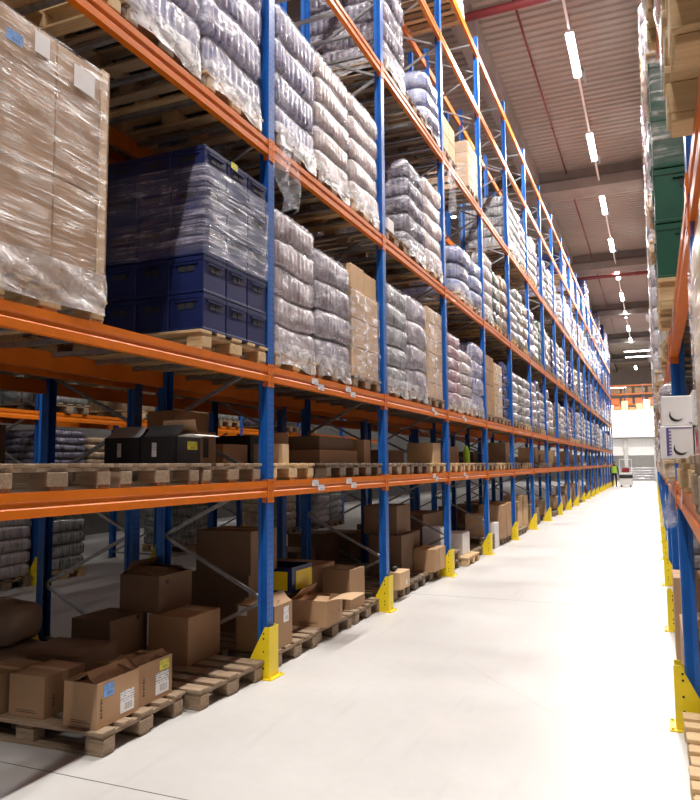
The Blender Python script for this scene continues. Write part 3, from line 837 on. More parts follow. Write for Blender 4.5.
def carton_stack(side, k, lv, sl, label, nx=3, ny=2, nz=4, ch=.3, mat='cardboard', filmm='film_thin', pal='old', row=1, H=None, W=.78, yoff=0, xoff=0, foff=.01):
    x, y, z = slot_pos(side, k, lv, sl, row)
    t = thing('carton_pallet_load', label, 'carton stack', (x + xoff, y + yoff, z), 0 if side < 0 else PI, 'carton stacks in the racks')
    obj('pallet', PAL[pal], t); dx, dy = 1.16 / nx, W / ny
    for q in range(nz):
        for i in range(nx):
            for j in range(ny):
                if 0 < i < nx - 1 and 0 < j < ny - 1 and q < nz - 1: continue
                b = MB(); b.bbox(-.58 + dx * i, -.58 + dx * (i + 1) - .004, -W / 2 + dy * j, -W / 2 + dy * (j + 1) - .004, ch * q, ch * (q + 1) - .003, .008)
                obj('carton', b.mesh('carton', mat), t, (0, 0, PH))
    if filmm: obj('shrink_film', wrap_shell(1.16, W, ch * nz, foff, filmm, -.03, 4, 80, 10, foff * .5), t, (0, 0, PH))
    return t
carton_stack(-1, 2, 2, 2, 'pale brown cartons under whitish film in far slot, second beam level', 2, 2, 6, .22, 'cardboard_pale', 'film_haze')
carton_stack(-1, 4, 2, 0, 'plain brown carton stack, fifth bay of left rack, second beam level', 3, 2, 4, .29, 'cardboard', None)
carton_stack(-1, 4, 2, 1, 'brown cartons wrapped in thin film, fifth bay middle, second beam level', 3, 2, 5, .22, 'cardboard_pale', 'film_thin')
W_('navy', -1, 4, 2, 2, False, 0, .95)
carton_stack(-1, 3, 4, 2, 'light brown printed cartons in film, fourth bay, fourth beam level', 2, 2, 4, .22, 'cardboard_pale', 'film_thin', 'old')
carton_stack(-1, 3, 4, 0, 'short stack of plain light cartons beside upright, fourth beam level', 2, 2, 2, .3, 'cardboard_pale', None, 'old')

# loose film scraps ---------------------------------------------------
def film_scrap(label, loc, w, h, seed, n=9, depth=.05, rz=0):
    r = random.Random(seed); b = MB(); m = 14; vs = []
    for i in range(m + 1):
        t = i / m; ww = w * (.25 + .9 * math.sin(PI * min(1, t * .8 + .1)))
        for j in range(n + 1):
            u = j / n - .5
            vs.append((depth * math.sin(u * 9 + t * 4 + seed) * (.4 + t), u * ww + .02 * math.sin(t * 7 + seed), -h * t + .02 * math.sin(u * 8)))
    b.add(vs, [(i * (n + 1) + j, i * (n + 1) + j + 1, (i + 1) * (n + 1) + j + 1, (i + 1) * (n + 1) + j) for i in range(m) for j in range(n)])
    return tag(obj('film_scrap', b.mesh('film_scrap', 'film_loose', True), None, loc, rz), label, 'plastic film', 'hanging film scraps')
film_scrap('loose clear film hanging over orange beam beside the first upright', (-2.86, 5.46, 4.56), .3, .66, 1)
film_scrap('loose film hanging from carton pallet on fourth beam level', (-2.90, 11.3, 6.7), .22, .9, 2)
film_scrap('torn clear film hanging from lowest right rack beam', (.09, 5.35, 1.56), .12, .3, 3, rz=.8)
film_scrap('white film tuft hanging off second right rack level, farther along', (.09, 9.4, 2.6), .14, .3, 4, rz=1.)
film_scrap('white film tuft sticking out high on the right rack', (.08, 13.5, 4.4), .2, .4, 5, rz=1.)
film_scrap('long white film tail hanging from the right rack near far end', (.07, 17.5, 4.4), .22, .8, 6, rz=1.2)

# ================================================================== LEVEL 1 (low shelf) LEFT
def L1(k, sl, dx=0, dy=0):
    x, y, z = slot_pos(-1, k, 1, sl); return x + dx, y + dy, z
pallet('dark worn pallet on lowest beam, near slot at photo left edge', *L1(0, 0), 'old')
pallet('worn pallet on lowest beam carrying two black cartons', *L1(0, 1, 0, .02), 'old')
pallet('worn pallet on lowest beam against the first upright', *L1(0, 2, 0, .0), 'old')
z1 = ZT[1] + PH
carton('black carton with grey lid flaps, left one of pair on low shelf', (-3.55, 4.36, z1), .34, .31, .19, 0, 'dark_card', flaps=(('y-', .13, 2.45, 'grey_plastic'), ('y+', .14, 2.6)), stickers=(('y-', -.02, .05, .035, .1, 'label_white'),))
carton('open black carton with yellow sticker, right one of pair on low shelf', (-3.22, 4.33, z1), .28, .31, .19, .0, 'dark_card', flaps=(('y-', .12, 2.35), ('x+', .17, .0, 'white_card'), ('y+', .14, 1.9, 'cardboard')), stickers=(('y-', -.04, .05, .04, .1, 'label_white'), ('x+', .04, .1, .12, .06, 'label_yellow')))
carton('tall plain brown carton standing behind the black cartons on low shelf', (-3.9, 5.35, z1), .5, .3, .46, 0, 'cardboard')
carton('brown printed carton right of the black cartons on low shelf', (-3.5, 5.02, z1), .3, .22, .26, 0, 'cardboard', stickers=(('x+', .0, .05, .08, .16, 'ink'),))
carton('wide flat brown carton beside the first upright on low shelf', (-3.55, 5.5, z1), .4, .3, .17, 0, 'cardboard')
pallet('pale small-blocked pallet on lowest beam right of first upright', *L1(1, 0, 0, -.08), 'new')
carton('open small brown carton on pale pallet right of first upright', (-3.12, 5.64, z1), .2, .26, .17, .2, 'cardboard_pale', flaps=(('y+', .12, 1.1),))
carton('dark equipment box with yellow rim on low shelf', (-3.6, 5.9, z1), .3, .4, .26, 0, 'dark_card')
pallet('dark pallet holding low brown trays on lowest beam', *L1(1, 1, 0, .15), 'dark')
pallet('dark pallet beside the second upright on lowest beam', *L1(1, 2), 'dark')
carton('long low brown tray carton, lower of two on low shelf', (-3.35, 7.1, z1), 1.0, .5, .14, 0, 'cardboard')
carton('long low grey-brown tray carton, upper of two on low shelf', (-3.4, 7.15, z1 + .142), .95, .5, .14, .02, 'cardboard_dark')
carton('small brown carton at second upright on low shelf', (-3.2, 7.78, z1), .2, .3, .27, 0, 'cardboard')
for k, kinds in ((2, ('old', 'dark', 'new')), (3, ('new', 'new', 'old')), (4, ('old', 'new', 'old'))):
    for sl in range(3): pallet('%s pallet, lowest beam, %s bay of left rack, %s slot' % ({'new': 'pale', 'old': 'worn', 'dark': 'dark'}[kinds[sl]], ORD[k], SLW[sl]), *L1(k, sl), kinds[sl])
carton('brown carton with white top on low shelf by third upright', (-3.2, 10.5, z1), .4, .4, .3, 0, 'cardboard_pale')
carton('long brown carton on low shelf in third bay', (-3.5, 9.3, z1), .8, .5, .18, 0, 'cardboard_dark')
carton('brown carton on low shelf in fourth bay', (-3.4, 12.1, z1), .6, .5, .28, 0, 'cardboard_dark')
b = MB(); b.tube((0, 0, 0), (0, 0, .2), .06, 14); b.tube((0, 0, .2), (0, 0, .28), .06, 14, .03); b.tube((0, 0, .28), (0, 0, .31), .03, 10)
tag(obj('plastic_canister', b.mesh('plastic_canister', 'vest_cloth'), None, (-3.1, 12.75, z1)), 'bright yellow-green canister on low shelf in fourth bay', 'canister')
r3 = random.Random(3)
for k in range(5, NB):
    for sl in range(3):
        if r3.random() < .45: pallet('worn pallet, lowest beam, %s bay of left rack, %s slot' % (ORD[k], SLW[sl]), *L1(k, sl), r3.choice(['old', 'new', 'dark']))
        else: continue
        if r3.random() < .6: carton('brown carton on low shelf, %s bay of left rack, %s slot' % (ORD[k], SLW[sl]), (-3.4, Y0 + BAY * k + SLOT[sl], z1), .5, .5, r3.uniform(.2, .5), 0, r3.choice(['cardboard', 'cardboard_pale']))

# ================================================================== FLOOR LEVEL LEFT
pallet('worn floor pallet at lower left carrying two labelled brown cartons', -3.62, 3.84, 0, 'old', .03)
pallet('worn floor pallet at first upright, front boards bare', -3.53, 4.76, 0, 'old', -.04)
carton('brown carton with blue sticker and torn top, lower left pallet', (-3.2, 3.65, PH), .38, .25, .262, .02, 'cardboard', flaps=(('y-', .12, 3.02), ('y+', .12, 2.75), ('x+', .11, 2.6), ('x-', .12, 2.9)),
       stickers=(('x+', -.09, .17, .09, .075, 'label_blue'), ('x+', .08, .03, .13, .13, 'label_white')), marks=(('x+', -.155, .06, .022), ('x+', -.155, .1, .022), ('x+', -.155, .14, .022), ('y', 0, .03, .07)))
carton('brown carton with yellow sticker, behind the blue-stickered one', (-3.23, 4.04, PH), .35, .26, .262, 0, 'cardboard', flaps=(('y-', .12, 2.95), ('y+', .12, 3.0), ('x+', .08, 2.7), ('x-', .12, 3.0)),
       stickers=(('x+', .09, .18, .1, .065, 'label_yellow'), ('x+', .07, .03, .14, .14, 'label_white')), marks=(('x+', -.12, .06, .022), ('x+', -.12, .1, .022), ('x+', -.12, .14, .022)))
carton('plain brown carton left of the torn-top carton, lower left pallet', (-3.65, 3.66, PH), .36, .28, .25, .03, 'cardboard', tape=True, marks=(('x+', -.1, .06, .022), ('x+', -.1, .1, .022), ('y', 0, .03, .08)))
carton('plain brown carton at photo left edge, lower left', (-3.97, 3.6, PH), .4, .28, .24, 0, 'cardboard', tape=True)
carton('dark brown carton lying behind the lower left row', (-3.9, 4.08, PH), .45, .5, .27, .1, 'cardboard_dark')
def sack_mesh(w, d, h):
    b = MB(); n, m = 20, 10; vs = []
    for i in range(m + 1):
        t = -PI / 2 + PI * i / m
        for j in range(n):
            a = 2 * PI * j / n; ce = math.copysign(abs(math.cos(t)) ** .5, math.cos(t))
            rr = 1 / max(abs(math.cos(a)), abs(math.sin(a))) ** .6
            vs.append((d / 2 * ce * math.cos(a) * rr * (1 + .03 * math.sin(5 * a)), w / 2 * ce * math.sin(a) * rr, h / 2 + h / 2 * math.copysign(abs(math.sin(t)) ** .7, math.sin(t)) + .012 * math.sin(3 * a + i)))
    b.add(vs, [(i * n + j, i * n + (j + 1) % n, (i + 1) * n + (j + 1) % n, (i + 1) * n + j) for i in range(m) for j in range(n)])
    return b.mesh('sack', 'sack_paper', True)
tag(obj('sack', sack_mesh(.5, .7, .28), None, (-4.3, 3.98, .145), .1), 'dark slumped paper sack at left edge, lower one', 'sack', 'sacks')
tag(obj('sack', sack_mesh(.42, .55, .3), None, (-4.42, 3.95, .42), .3), 'dark slumped paper sack at left edge, upper one', 'sack', 'sacks')
pallet('hidden dark pallet under the slumped sacks at left', -4.3, 3.95, 0, 'dark', .0)
carton('dark brown carton, left lower one of three on the floor pallet', (-4.04, 4.68, PH), .44, .38, .37, 0, 'cardboard_dark', stickers=(('x+', .1, .33, .03, .03, 'ink'),))
carton('dark brown carton, right lower one of three on the floor pallet', (-3.57, 5.02, PH), .45, .38, .365, .0, 'cardboard', tape=False, marks=())
carton('open dark brown carton stacked on top of two others', (-3.88, 5.05, PH + .37), .46, .38, .29, .02, 'cardboard_dark', flaps=(('y-', .14, 2.7), ('x-', .14, 2.3), ('y+', .14, 2.8), ('x+', .12, 2.9)), stickers=(('x+', -.12, .22, .04, .03, 'ink'),))
# bay 0 / bay 1 rear
pallet('floor pallet in shade behind the first left upright', -3.56, 5.85, 0, 'old', .0)
carton('brown carton behind the first upright with white stickers', (-3.16, 5.6, PH), .34, .36, .36, .03, 'cardboard', flaps=(('x+', .12, 2.3), ('y-', .14, 2.9)), stickers=(('x+', .05, .2, .1, .13, 'label_white'), ('y-', -.12, .27, .08, .08, 'label_white')))
carton('large dark brown carton deep behind the first upright, lower one', (-3.83, 6.15, PH), .5, .66, .53, 0, 'cardboard_dark')
carton('dark brown carton on top of the deep carton behind first upright', (-3.76, 6.12, PH + .53), .5, .6, .4, 0, 'cardboard_dark', tape=True)
pallet('floor pallet carrying the open long-flapped carton', -3.58, 6.72, 0, 'old', -.03)
pallet('floor pallet ending at the second upright guard', -3.58, 7.6, 0, 'old', .02)
carton('open brown carton with long pale flap leaning out', (-3.13, 6.58, PH), .42, .38, .245, .05, 'cardboard', flaps=(('x+', .25, .1, 'cardboard_pale'), ('y-', .12, 2.9), ('x-', .15, 2.4, 'cardboard_pale')), marks=(('x+', .12, .1, .03), ('x+', .12, .16, .03), ('y', 0, .03, .1)))
carton('narrow brown carton with its end panel standing by the open carton', (-3.2, 7.42, PH), .34, .34, .42, -.1, 'cardboard')
carton('wide brown carton behind the narrow end-panel carton', (-3.85, 7.5, PH), .7, .7, .42, 0, 'cardboard')
carton('dark brown carton supporting the yellow and navy bin', (-3.55, 6.62, PH), .5, .42, .3, 0, 'cardboard_dark')
t = thing('storage_bin', 'navy storage bin with yellow side panels, second floor bay', 'bin', (-3.5, 6.6, PH + .3))
b = MB(); b.box(-.2, .2, -.22, .22, 0, .01); b.box(-.2, -.19, -.22, .22, .01, .24); b.box(.19, .2, -.22, .22, .01, .24); b.box(-.19, .19, -.22, -.21, .01, .24); b.box(-.19, .19, .21, .22, .01, .24)
obj('bin_body', b.mesh('bin_body', 'blue_crate_plastic'), t)
b = MB(); b.box(-.19, .15, -.226, -.22, .02, .2); obj('side_panel', b.mesh('side_panel', 'yellow_paint'), t)['label'] = 'yellow near panel'
b = MB(); b.box(.2, .206, -.14, .21, .02, .2); obj('side_panel', b.mesh('side_panel', 'yellow_paint'), t)['label'] = 'yellow aisle-side panel'
# bay 2..
def FL(k, sl): return Y0 + BAY * k + SLOT[sl]
pallet('floor pallet just past the second upright', -3.62, FL(2, 0) + .05, 0, 'old', .03)
pallet('dark floor pallet in middle of the third bay', -3.62, FL(2, 1) + .05, 0, 'dark', 0)
pallet('floor pallet before the third upright guard', -3.65, FL(2, 2), 0, 'old', -.02)
carton('small white-topped carton with black roll, past second guard', (-3.06, 8.76, PH), .38, .24, .21, .0, 'cardboard_pale', stickers=(('x+', .05, .04, .06, .06, 'label_white'),))
b = MB(); b.tube((0, -.05, .03), (0, .05, .03), .03, 14); tag(obj('tape_roll', b.mesh('tape_roll', 'ink', True), None, (-3.06, 8.68, PH + .211)), 'black tape roll lying on small white carton', 'tape roll')
carton('big dark brown carton deep in the third bay', (-3.5, 9.82, PH), .5, .48, .56, 0, 'cardboard_dark')
carton('second big dark brown carton deep in the third bay', (-3.56, 10.36, PH), .5, .48, .55, 0, 'cardboard_dark')
carton('tall dark carton on top of the deep third bay pile', (-3.6, 9.95, PH + .562), .6, .5, .4, 0, 'cardboard_dark')
carton('pale brown carton, left of two in front of third upright', (-3.12, 10.28, PH), .28, .32, .32, 0, 'cardboard', tape=True)
carton('pale brown carton, right of two in front of third upright', (-3.12, 10.59, PH), .29, .32, .32, 0, 'cardboard_pale', tape=True)
for q in range(2): pallet('floor pallet stacked in fourth bay, %s one' % ('lower' if q == 0 else 'upper'), -3.6, FL(3, 0), q * .1445, 'old')
carton('upright white carton in the fourth floor bay', (-3.3, 11.3, .289), .3, .3, .4, 0, 'white_card')
pallet('pale floor pallet sticking out in the fourth bay', -3.5, FL(3, 1) + .1, 0, 'new')
carton('pale wrapped carton on the projecting pale pallet', (-3.3, 12.5, PH), .5, .45, .36, 0, 'white_card')
pallet('floor pallet before the fourth upright', -3.62, FL(3, 2) + .05, 0, 'old')
carton('dark brown carton row deep in fourth bay', (-3.85, 12.3, PH), 1.2, .5, .7, 0, 'cardboard_dark')
for q in range(2): pallet('floor pallet of %s stack behind fourth guard' % ('lower tier in' if q == 0 else 'upper tier in'), -3.6, FL(4, 0), q * .1445, 'old')
carton('upright brown carton on stacked pallets behind fourth guard', (-3.25, FL(4, 0), .289), .4, .4, .42, 0, 'cardboard_pale')
carton('white carton on the floor in the fifth bay', (-3.2, FL(4, 0) + .62, 0), .4, .4, .5, 0, 'white_card')
carton('tall brown carton, left of pair in the fifth bay', (-3.2, FL(4, 1) + .3, PH), .4, .5, .68, 0, 'cardboard')
carton('tall brown carton, right of pair in the fifth bay', (-3.2, FL(4, 2) + .0, PH), .5, .5, .7, 0, 'cardboard')
pallet('floor pallet under tall cartons in the fifth bay', -3.6, FL(4, 1) + .35, 0, 'old')
pallet('far floor pallet under tall cartons in the fifth bay', -3.6, FL(4, 2) + .12, 0, 'old')
for k in range(5, NB):
    for sl in range(3):
        if r3.random() < .8:
            pallet('floor pallet, %s bay of left rack, %s slot' % (ORD[k], SLW[sl]), -3.6 + r3.uniform(-.08, .04), FL(k, sl), 0, r3.choice(['old', 'new', 'old']))
            n = r3.choice([0, 1, 1, 2])
            if n: carton('%s carton on floor pallet, %s bay of left rack, %s slot' % (r3.choice(['brown', 'plain brown']), ORD[k], SLW[sl]), (-3.3, FL(k, sl), PH), r3.uniform(.45, .7), .5, r3.uniform(.3, .75), 0, r3.choice(['cardboard', 'cardboard_pale']))

# ================================================================== ROWS BEHIND (seen through the left rack)
r4 = random.Random(21)
for k in range(0, 8):
    for lv in (2, 3):
        for sl in range(3):
            if k < 6 and r4.random() < .55: W_(r4.choice(['slate', 'blue', 'mauve', 'tan', 'dark', 'cream']), -1, k, lv, sl, False, 0, .9, row=2)
    for sl in range(3):
        x, y, z = slot_pos(-1, k, 1, sl, 2)
        if r4.random() < .65:
            pallet('pallet on low beam behind left rack, %s bay, %s slot' % (ORD[k], SLW[sl]), x, y, z, 'dark')
            if r4.random() < .6: carton('dim carton on low shelf behind left rack, %s bay, %s slot' % (ORD[k], SLW[sl]), (x, y, z + PH), .5, .5, r4.uniform(.18, .35), 0, r4.choice(['cardboard_dark', 'cardboard', 'dark_card']))
        if k > 1 and r4.random() < .6:
            pallet('floor pallet behind left rack, %s bay, %s slot' % (ORD[k], SLW[sl]), -4.85, y, 0, 'dark')
            carton('dim carton on floor behind left rack, %s bay, %s slot' % (ORD[k], SLW[sl]), (-4.95, y, PH), .6, .6, r4.uniform(.3, .5), 0, 'cardboard_dark')
for k in range(0, 7):
    for lv in (1, 2):
        for sl in range(3):
            if k < 7 and r4.random() < .55: W_(r4.choice(['dark', 'tan', 'slate', 'green']), -1, k, lv, sl, False, 0, {1: .42, 2: .9}[lv], row=3)
    for sl in range(3):
        if 0 < k < 6 and r4.random() < .5: W_(r4.choice(['white', 'slate', 'tan']), -1, k, 0, sl, False, 0, .75, row=3)

# ================================================================== RIGHT RACK
def RP(k, sl, lv, dx=0): x, y, z = slot_pos(1, k, lv, sl); return x + dx, y, z
# wood pallet overhead and its load (nearest bay)
t = thing('wrapped_pallet_load', 'blurred wrapped wooden pallet load overhead at upper right corner', 'wrapped pallet', (.06 + .6, 1.56, ZT[2]), PI)
obj('pallet', PAL['new'], t)
o = obj('pallet', PAL['new'], t, (0, 0, .145)); o = obj('pallet', PAL['new'], t, (0, 0, .29))
obj('drink_packs', kind_mesh('cream', True, 1), t, (0, 0, .435)); obj('shrink_film', wrap_shell(1.2, .8, 1.5, .008, 'film_haze', .1, 2, 120, 20, .01), t)
# tan wrapped stack low right
carton_stack(1, -1, 1, 2, 'tan cartons in film at right edge beside the near upright', 2, 2, 2, .25, 'cardboard_pale', 'film_thin', 'old', yoff=-.1, xoff=.0, foff=.003)
bpy.context.view_layer.update()
# pale pallets with white crescent boxes
pallet('pale pallet on lowest right beam under white crescent boxes', .12 + .6, 2.304 + .62, ZT[1], 'new', .0)
pallet('second pale pallet on lowest right beam, behind the first', .1 + .6, 2.304 + 1.5, ZT[1], 'new', 0)
def crescent(r, s=1):
    b = MB(); n = 18; vs = []
    for i in range(n + 1):
        a = PI * .78 + (PI * 1.08) * i / n
        c, d = math.cos(a), math.sin(a); w = .42 * math.sin(PI * i / n)
        for q in (1, 1 - w):
            for th in (0, .0012): vs.append((c * r * q, -th, d * r * q))
    fs = []
    for i in range(n):
        o = i * 4; fs += [(o + 1, o + 3, o + 7, o + 5), (o, o + 4, o + 6, o + 2), (o, o + 1, o + 5, o + 4), (o + 2, o + 6, o + 7, o + 3)]
    b.add(vs, fs); return b.mesh('crescent_logo', 'ink')
CRS = crescent(.027)
def white_box(label, x, y, z, w, d, h, logo=(.5, .3), extra=None, rz=0):
    t = thing('white_carton', label, 'box', (x, y, z), rz, 'white cartons with crescent print')
    b = MB(); b.bbox(0, w, 0, d, 0, h, .003); obj('carton_body', b.mesh('carton_body', 'white_card'), t)
    obj('crescent_logo', CRS, t, (w * logo[0], -.0008, h * logo[1]))
    b = MB()
    for q in range(3): b.box(w * .86 + q * .006, w * .86 + q * .006 + .004, -.0012, -.0004, h * .06, h * .06 + .006)
    obj('printed_mark', b.mesh('printed_mark', 'ink'), t)
    if extra == 'violet':
        b = MB(); b.box(w * .18, w * .26, -.0014, -.0004, h * .08, h * .92); b.box(w * .18, w * .96, -.0014, -.0004, h * .92, h * .95)
        for q in range(8): b.box(w * .26, w * .33, -.0014, -.0004, h * (.1 + q * .1), h * (.14 + q * .1))
        obj('printed_panel', b.mesh('printed_panel', 'violet_print'), t)['label'] = 'violet printed column'
    if extra == 'red':
        b = MB(); b.box(0.003, .013, -.0014, -.0004, .003, h - .003); obj('printed_panel', b.mesh('printed_panel', 'red_print'), t)['label'] = 'red stripe'
    return t
zz = ZT[1] + PH
white_box('white carton with crescent and violet print, lower left of four', .025, 3.3, zz, .125, .3, .135, (.6, .3), 'violet')
white_box('white carton with crescent, stacked upper left of four', .035, 3.31, zz + .136, .12, .3, .125, (.45, .35))
white_box('white carton with red stripe and small crescent, lower right of four', .155, 3.3, zz, .12, .3, .13, (.5, .5), 'red')
white_box('white carton with small crescent, upper right of four, set forward', .15, 3.24, zz + .136, .12, .3, .14, (.6, .4))
# green crates
GC = crate_mesh(.39, .59, .3, 'green_plastic', 'crate')
t = thing('crate_pallet_load', 'stack of dark green plastic crates on second level of right rack', 'crate stack', (.05, 4.1, ZT[2]), 0)
obj('pallet', PAL['new'], t, (.6, .4, 0))
for l in range(4):
    for i in range(3):
        o = obj('crate', GC, t, (.4 * i + .002, 0.0, PH + .302 * l)); o = obj('crate', GC, t, (.4 * i + .002, .6, PH + .302 * l)); o.scale = (1, .33, 1)
obj('shrink_film', wrap_shell(1.2, .8, .62, .01, 'film_thin', .62, 5, 80, 10, .006), t, (.6, .4, PH))
carton('brown carton in front slot of right rack second level', (.75, 3.6, ZT[2] + .0), .5, .6, .5, 0, 'cardboard')
# nearest bay floor pallets right
for sl in range(3):
    pallet('pale floor pallet at lower right edge, %s slot of right rack' % SLW[sl], .1 + .6, 2.304 + SLOT[sl] + .08, 0, 'new' if sl else 'old', .02)
carton('brown carton stack on right floor beyond the first guard', (.48, 5.75, PH), .7, .72, .4, 0, 'cardboard')
pallet('floor pallet under brown carton beyond first right guard', .7, 5.78, 0, 'old')
carton('open pale carton low on the right floor beyond first guard', (.3, 5.75, PH + .4), .3, .3, .06, 0, 'cardboard_pale')
carton('tall grey-brown carton on right floor in second bay', (.4, 7.0, 0), .5, .6, .72, 0, 'cardboard')
r5 = random.Random(5)
RF = ['cream', 'white', 'slate', 'tan', 'blue', 'lavender', 'green', 'white']
for k in range(0, NB):
    for lv in (1, 2, 3, 4, 5, 6):
        for sl in range(3):
            if k == 0 and lv in (1, 2): continue
            p = {1: .55, 2: .95, 3: .93, 4: .9, 5: .6, 6: .35}[lv]
            if k == 0 and lv == 3 and sl == 0: pass
            if r5.random() > p: continue
            if k > 14 and r5.random() < .2: continue
            kd = r5.choice(RF)
            if lv == 1: hs = .42
            elif lv == 5: hs = .75
            else: hs = r5.uniform(.85, 1.05)
            if k == 1 and lv == 2: kd = 'tan'
            W_(kd, 1, k, lv, sl, k < 3 and lv < 5, r5.choice([0, 1]), hs, dx=r5.uniform(-.05, .03), pal='new' if k < 3 else None)
    if k > 1:
        for sl in range(3):
            if r5.random() < .6: W_(r5.choice(['tan', 'white', 'slate']), 1, k, 0, sl, False, 0, r5.uniform(.4, .9), dx=.06)

for side, L in FARV.items():
    b = MB(); mats = []
    for kd, x, y, z, hs in L:
        for me, dz, sz in ((PAL['old'], 0, 1), (kind_mesh(kd, False, 0), PH, hs)):
            mn = me.materials[0].name
            key = [k_ for k_, v_ in M.items() if v_.name == mn][0]
            if key not in mats: mats.append(key)
            b.add([(x + v.co.x, y + v.co.y, z + dz + v.co.z * sz) for v in me.vertices], [tuple(p.vertices) for p in me.polygons], mats.index(key))
    o = obj('distant_pallet_loads', b.mesh('distant_pallet_loads', mats, False), None); o['kind'] = 'stuff'
    tag(o, 'distant wrapped pallet loads crowding the far bays of the %s rack' % ('left' if side < 0 else 'right'), 'wrapped pallets')

# ================================================================== FAR END
b = MB(); b.box(-13, 9, 69, 84, 5.2, 5.5); struct('trim_40', b.mesh('mezzanine_deck', 'concrete_beam'))
b = MB(); b.box(-13, 9, 68.8, 69, 3.95, 6.35); b.box(-13, 9, 69.4, 69.6, 2.35, 3.85); struct('trim_41', b.mesh('mezzanine_front', 'white_paint'))
b = MB(); b.box(-13, 9, 84, 84.2, 0, 12); struct('wall_end', b.mesh('wall_end', 'concrete_wall'))
for i, x in enumerate((-2.35, .1)):
    b = MB(); b.box(x - .15, x + .15, 69.05, 69.35, 0, 3.95); trim(b.mesh('column', 'concrete_wall'))
rr = random.Random(9)
for i in range(7):
    t = tag(obj('wrapped_pallet', kind_mesh('white', False, 0), None, (-3.3 + i * .95, 76, .0)), 'white wrapped pallet in row against the far wall, %s from left' % ORD[i], 'wrapped pallet', 'white pallets at far wall'); t.scale = (1, 1, 1.05)
for i in range(9):
    kd = ['cardboard_pale', 'white_card', 'orange_goods', 'gold_goods', 'orange_goods', 'cardboard_pale', 'white_card', 'gold_goods', 'white_card'][i]
    carton('goods pile on the far mezzanine, %s from left' % ORD[i], (-4.2 + i * .62, 70.3 + (i % 2) * .3, 5.5), .6, .55, rr.uniform(1.2, 1.9), 0, kd)
def mezz_rack():
    t = thing('mezzanine_shelf', 'orange and blue shelving standing on the far mezzanine', 'shelf', (-1.6, 73, 5.5))
    for x in (-2.4, -.8, .8, 2.4):
        b = MB(); b.box(x - .05, x + .05, -.05, .05, 0, 3.6); obj('upright', b.mesh('upright', 'blue_crate_plastic'), t)
    for z in (1.6, 2.6, 3.4):
        b = MB(); b.box(-2.4, 2.4, -.08, -.05, z, z + .14); obj('beam', b.mesh('beam', 'orange_paint'), t)
    for z, mt in ((1.74, 'orange_goods'), (2.74, 'cardboard')):
        for q in range(4):
            b = MB(); b.bbox(-2.2 + q * 1.15, -1.3 + q * 1.15, -.03, .6, z, z + .55, .02); obj('carton', b.mesh('carton', mt), t)
mezz_rack()
for i, (x, y, z) in enumerate(((-1.0, 66.5, 10.8), (-1.0, 63.8, 10.9), (-3.3, 75, 9.0))):
    t = thing('ceiling_lamp', 'crosswise strip lamp above the far hall, %s one' % ORD[i], 'ceiling lamp', (x, y, z), PI / 2, 'crosswise far lamps')
    obj('lamp_housing', LH, t); obj('diffuser', LG, t); add_area('lamp_light', t, (0, 0, -.07), .14, 1.95, 700)
for i, (x, y) in enumerate(((-1.2, 66.2), (-1.2, 72.5), (-1.2, 79))):
    t = thing('ceiling_lamp', 'strip lamp lighting the far end under the mezzanine, %s one' % ORD[i], 'ceiling lamp', (x, y, 9.8 if i == 0 else 5.0), 0, 'far end lamps')
    obj('lamp_housing', LH, t); obj('diffuser', LG, t); add_area('lamp_light', t, (0, 0, -.07), .14, 1.95, 260)

# order picker truck ---------------------------------------------------
t = thing('order_picker_truck', 'white order picker truck with dark band standing far down the aisle', 'truck', (-1.95, 55.2, 0), 0)
b = MB(); b.bbox(-.42, .42, -.5, .7, .12, .5, .03); obj('chassis', b.mesh('chassis', 'white_paint'), t)
b = MB(); b.bbox(-.43, .43, -.52, .5, .6, .86, .02); obj('bumper_band', b.mesh('bumper_band', 'black_plastic'), t)
b = MB(); b.bbox(-.41, .41, -.48, .45, .5, .62, .02); b.bbox(-.41, .41, -.49, .2, .86, 1.0, .02); obj('body_panel', b.mesh('body_panel', 'white_paint'), t)
b = MB()
for x in (-.4, .4): b.box(x - .03, x + .03, .2, .26, 1.0, 1.95)
b.box(-.43, .43, .15, .3, 1.9, 1.97); obj('mast', b.mesh('mast', 'white_paint'), t)
b = MB(); b.bbox(-.25, .25, -.2, .15, 1.0, 1.35, .05); obj('seat', b.mesh('seat', 'dark_cloth_red'), t)
for x in (-.3, .3):
    b = MB(); b.tube((x - .05, -.3, .13), (x + .05, -.3, .13), .13, 14); obj('wheel', b.mesh('wheel', 'black_plastic'), t)

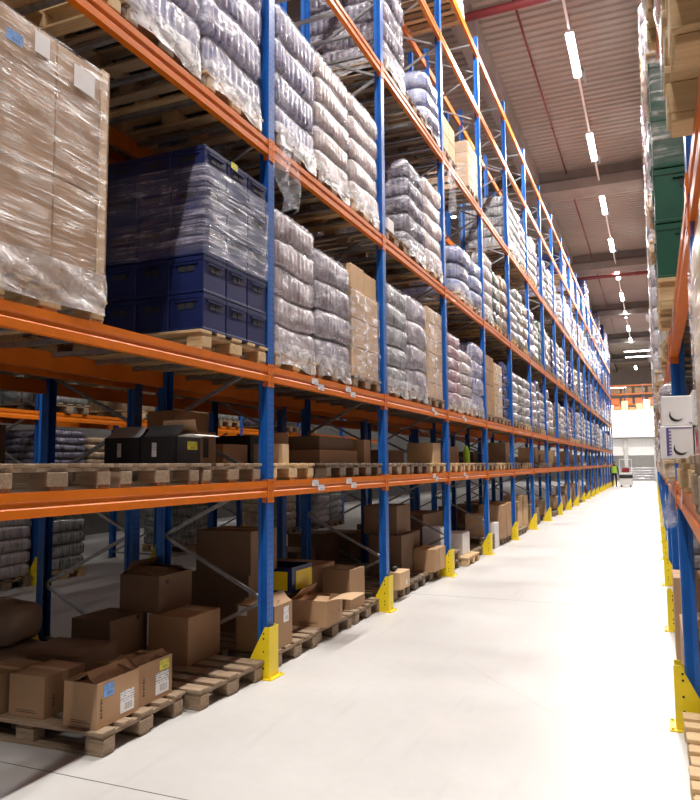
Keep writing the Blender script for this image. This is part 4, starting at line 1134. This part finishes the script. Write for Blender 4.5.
# person ---------------------------------------------------------------
def person():
    verts = [(0, 0, .95), (0, 0, 1.15), (0, 0, 1.38), (0, 0, 1.5), (0, -.01, 1.6), (0, -.01, 1.7),
             (-.1, 0, .9), (-.11, -.02, .5), (-.12, .03, .08), (-.12, -.1, .04),
             (.1, 0, .9), (.12, .06, .5), (.13, .12, .08), (.13, .0, .04),
             (-.19, 0, 1.4), (-.25, .02, 1.12), (-.23, -.1, .9), (-.225, -.14, .82),
             (.19, 0, 1.4), (.26, .02, 1.13), (.25, -.08, .9), (.245, -.12, .82)]
    rad = [.14, .14, .15, .06, .08, .09, .1, .07, .045, .035, .1, .07, .045, .035, .065, .048, .035, .035, .065, .048, .035, .035]
    ed = [(0, 1), (1, 2), (2, 3), (3, 4), (4, 5), (0, 6), (6, 7), (7, 8), (8, 9), (0, 10), (10, 11), (11, 12), (12, 13), (2, 14), (14, 15), (15, 16), (16, 17), (2, 18), (18, 19), (19, 20), (20, 21)]
    me = bpy.data.meshes.new('person'); me.from_pydata(verts, ed, []); me.materials.append(M['dark_cloth'])
    o = obj('person', me, None, (-2.62, 53.2, 0.015), .2)
    sk = o.modifiers.new('Skin', 'SKIN')
    for i, v in enumerate(me.skin_vertices[0].data): v.radius = (rad[i], rad[i] * .85); v.use_root = (i == 0)
    o.modifiers.new('Sub', 'SUBSURF').levels = 2
    tag(o, 'person in green vest and dark trousers standing by far left rack', 'person')
    b = MB(); n = 16; vs = []
    for z, rx, ry in ((.98, .18, .14), (1.15, .18, .14), (1.35, .2, .145), (1.45, .17, .11)):
        for i in range(n): a = 2 * PI * i / n; vs.append((rx * math.cos(a), ry * math.sin(a), z))
    b.add(vs, [(k * n + i, k * n + (i + 1) % n, (k + 1) * n + (i + 1) % n, (k + 1) * n + i) for k in range(3) for i in range(n)])
    v = obj('vest', b.mesh('vest', 'vest_cloth', True), o); v['label'] = 'green safety vest'
    b = MB(); b.tube((0, 0, 1.62), (0, 0, 1.7), .1, 14, .1); b.tube((0, 0, 1.7), (0, 0, 1.78), .1, 14, .05)
    b2 = obj('hair', b.mesh('hair', 'ink', True), o)
    b = MB(); b.tube((0, -.07, 1.58), (0, -.095, 1.68), .05, 10); obj('face', b.mesh('face', 'skin', True), o)
person()

# dropped bit on floor
b = MB(); b.add([(0, 0, .002), (.07, .01, .012), (.12, .04, .003), (.1, .07, .01), (.03, .05, .006)], [(0, 1, 2, 3, 4)])
tag(obj('strap_scrap', b.mesh('strap_scrap', 'ink'), None, (-.02, 3.6, 0)), 'small dark strap scrap on the floor at lower right', 'scrap')

# ================================================================== CAMERA, WORLD
f, pit, yaw, rol = 723.7, .0895, .397, -.0072
F = Vector((-math.sin(yaw) * math.cos(pit), math.cos(yaw) * math.cos(pit), math.sin(pit)))
R = Vector((math.cos(yaw), math.sin(yaw), 0)); U = R.cross(F)
R2 = R * math.cos(rol) + U * math.sin(rol); U2 = -R * math.sin(rol) + U * math.cos(rol)
cam = bpy.data.cameras.new('camera'); co = bpy.data.objects.new('camera', cam); COL.objects.link(co)
mt = Matrix((R2, U2, -F)).transposed().to_4x4(); mt.translation = Vector((0, 0, 1.68)); co.matrix_world = mt
cam.sensor_fit = 'HORIZONTAL'; cam.sensor_width = 36; cam.lens = f / 700 * 36; cam.clip_start = .05; cam.clip_end = 300
SC.camera = co
w = bpy.data.worlds.new('world'); SC.world = w; w.use_nodes = True
w.node_tree.nodes['Background'].inputs[0].default_value = (.9, .93, 1, 1); w.node_tree.nodes['Background'].inputs[1].default_value = .004
SC.view_settings.view_transform = 'Standard'; SC.view_settings.look = 'None'; SC.view_settings.gamma = 1
SC.view_settings.use_curve_mapping = False; SC.view_settings.exposure = 0.1
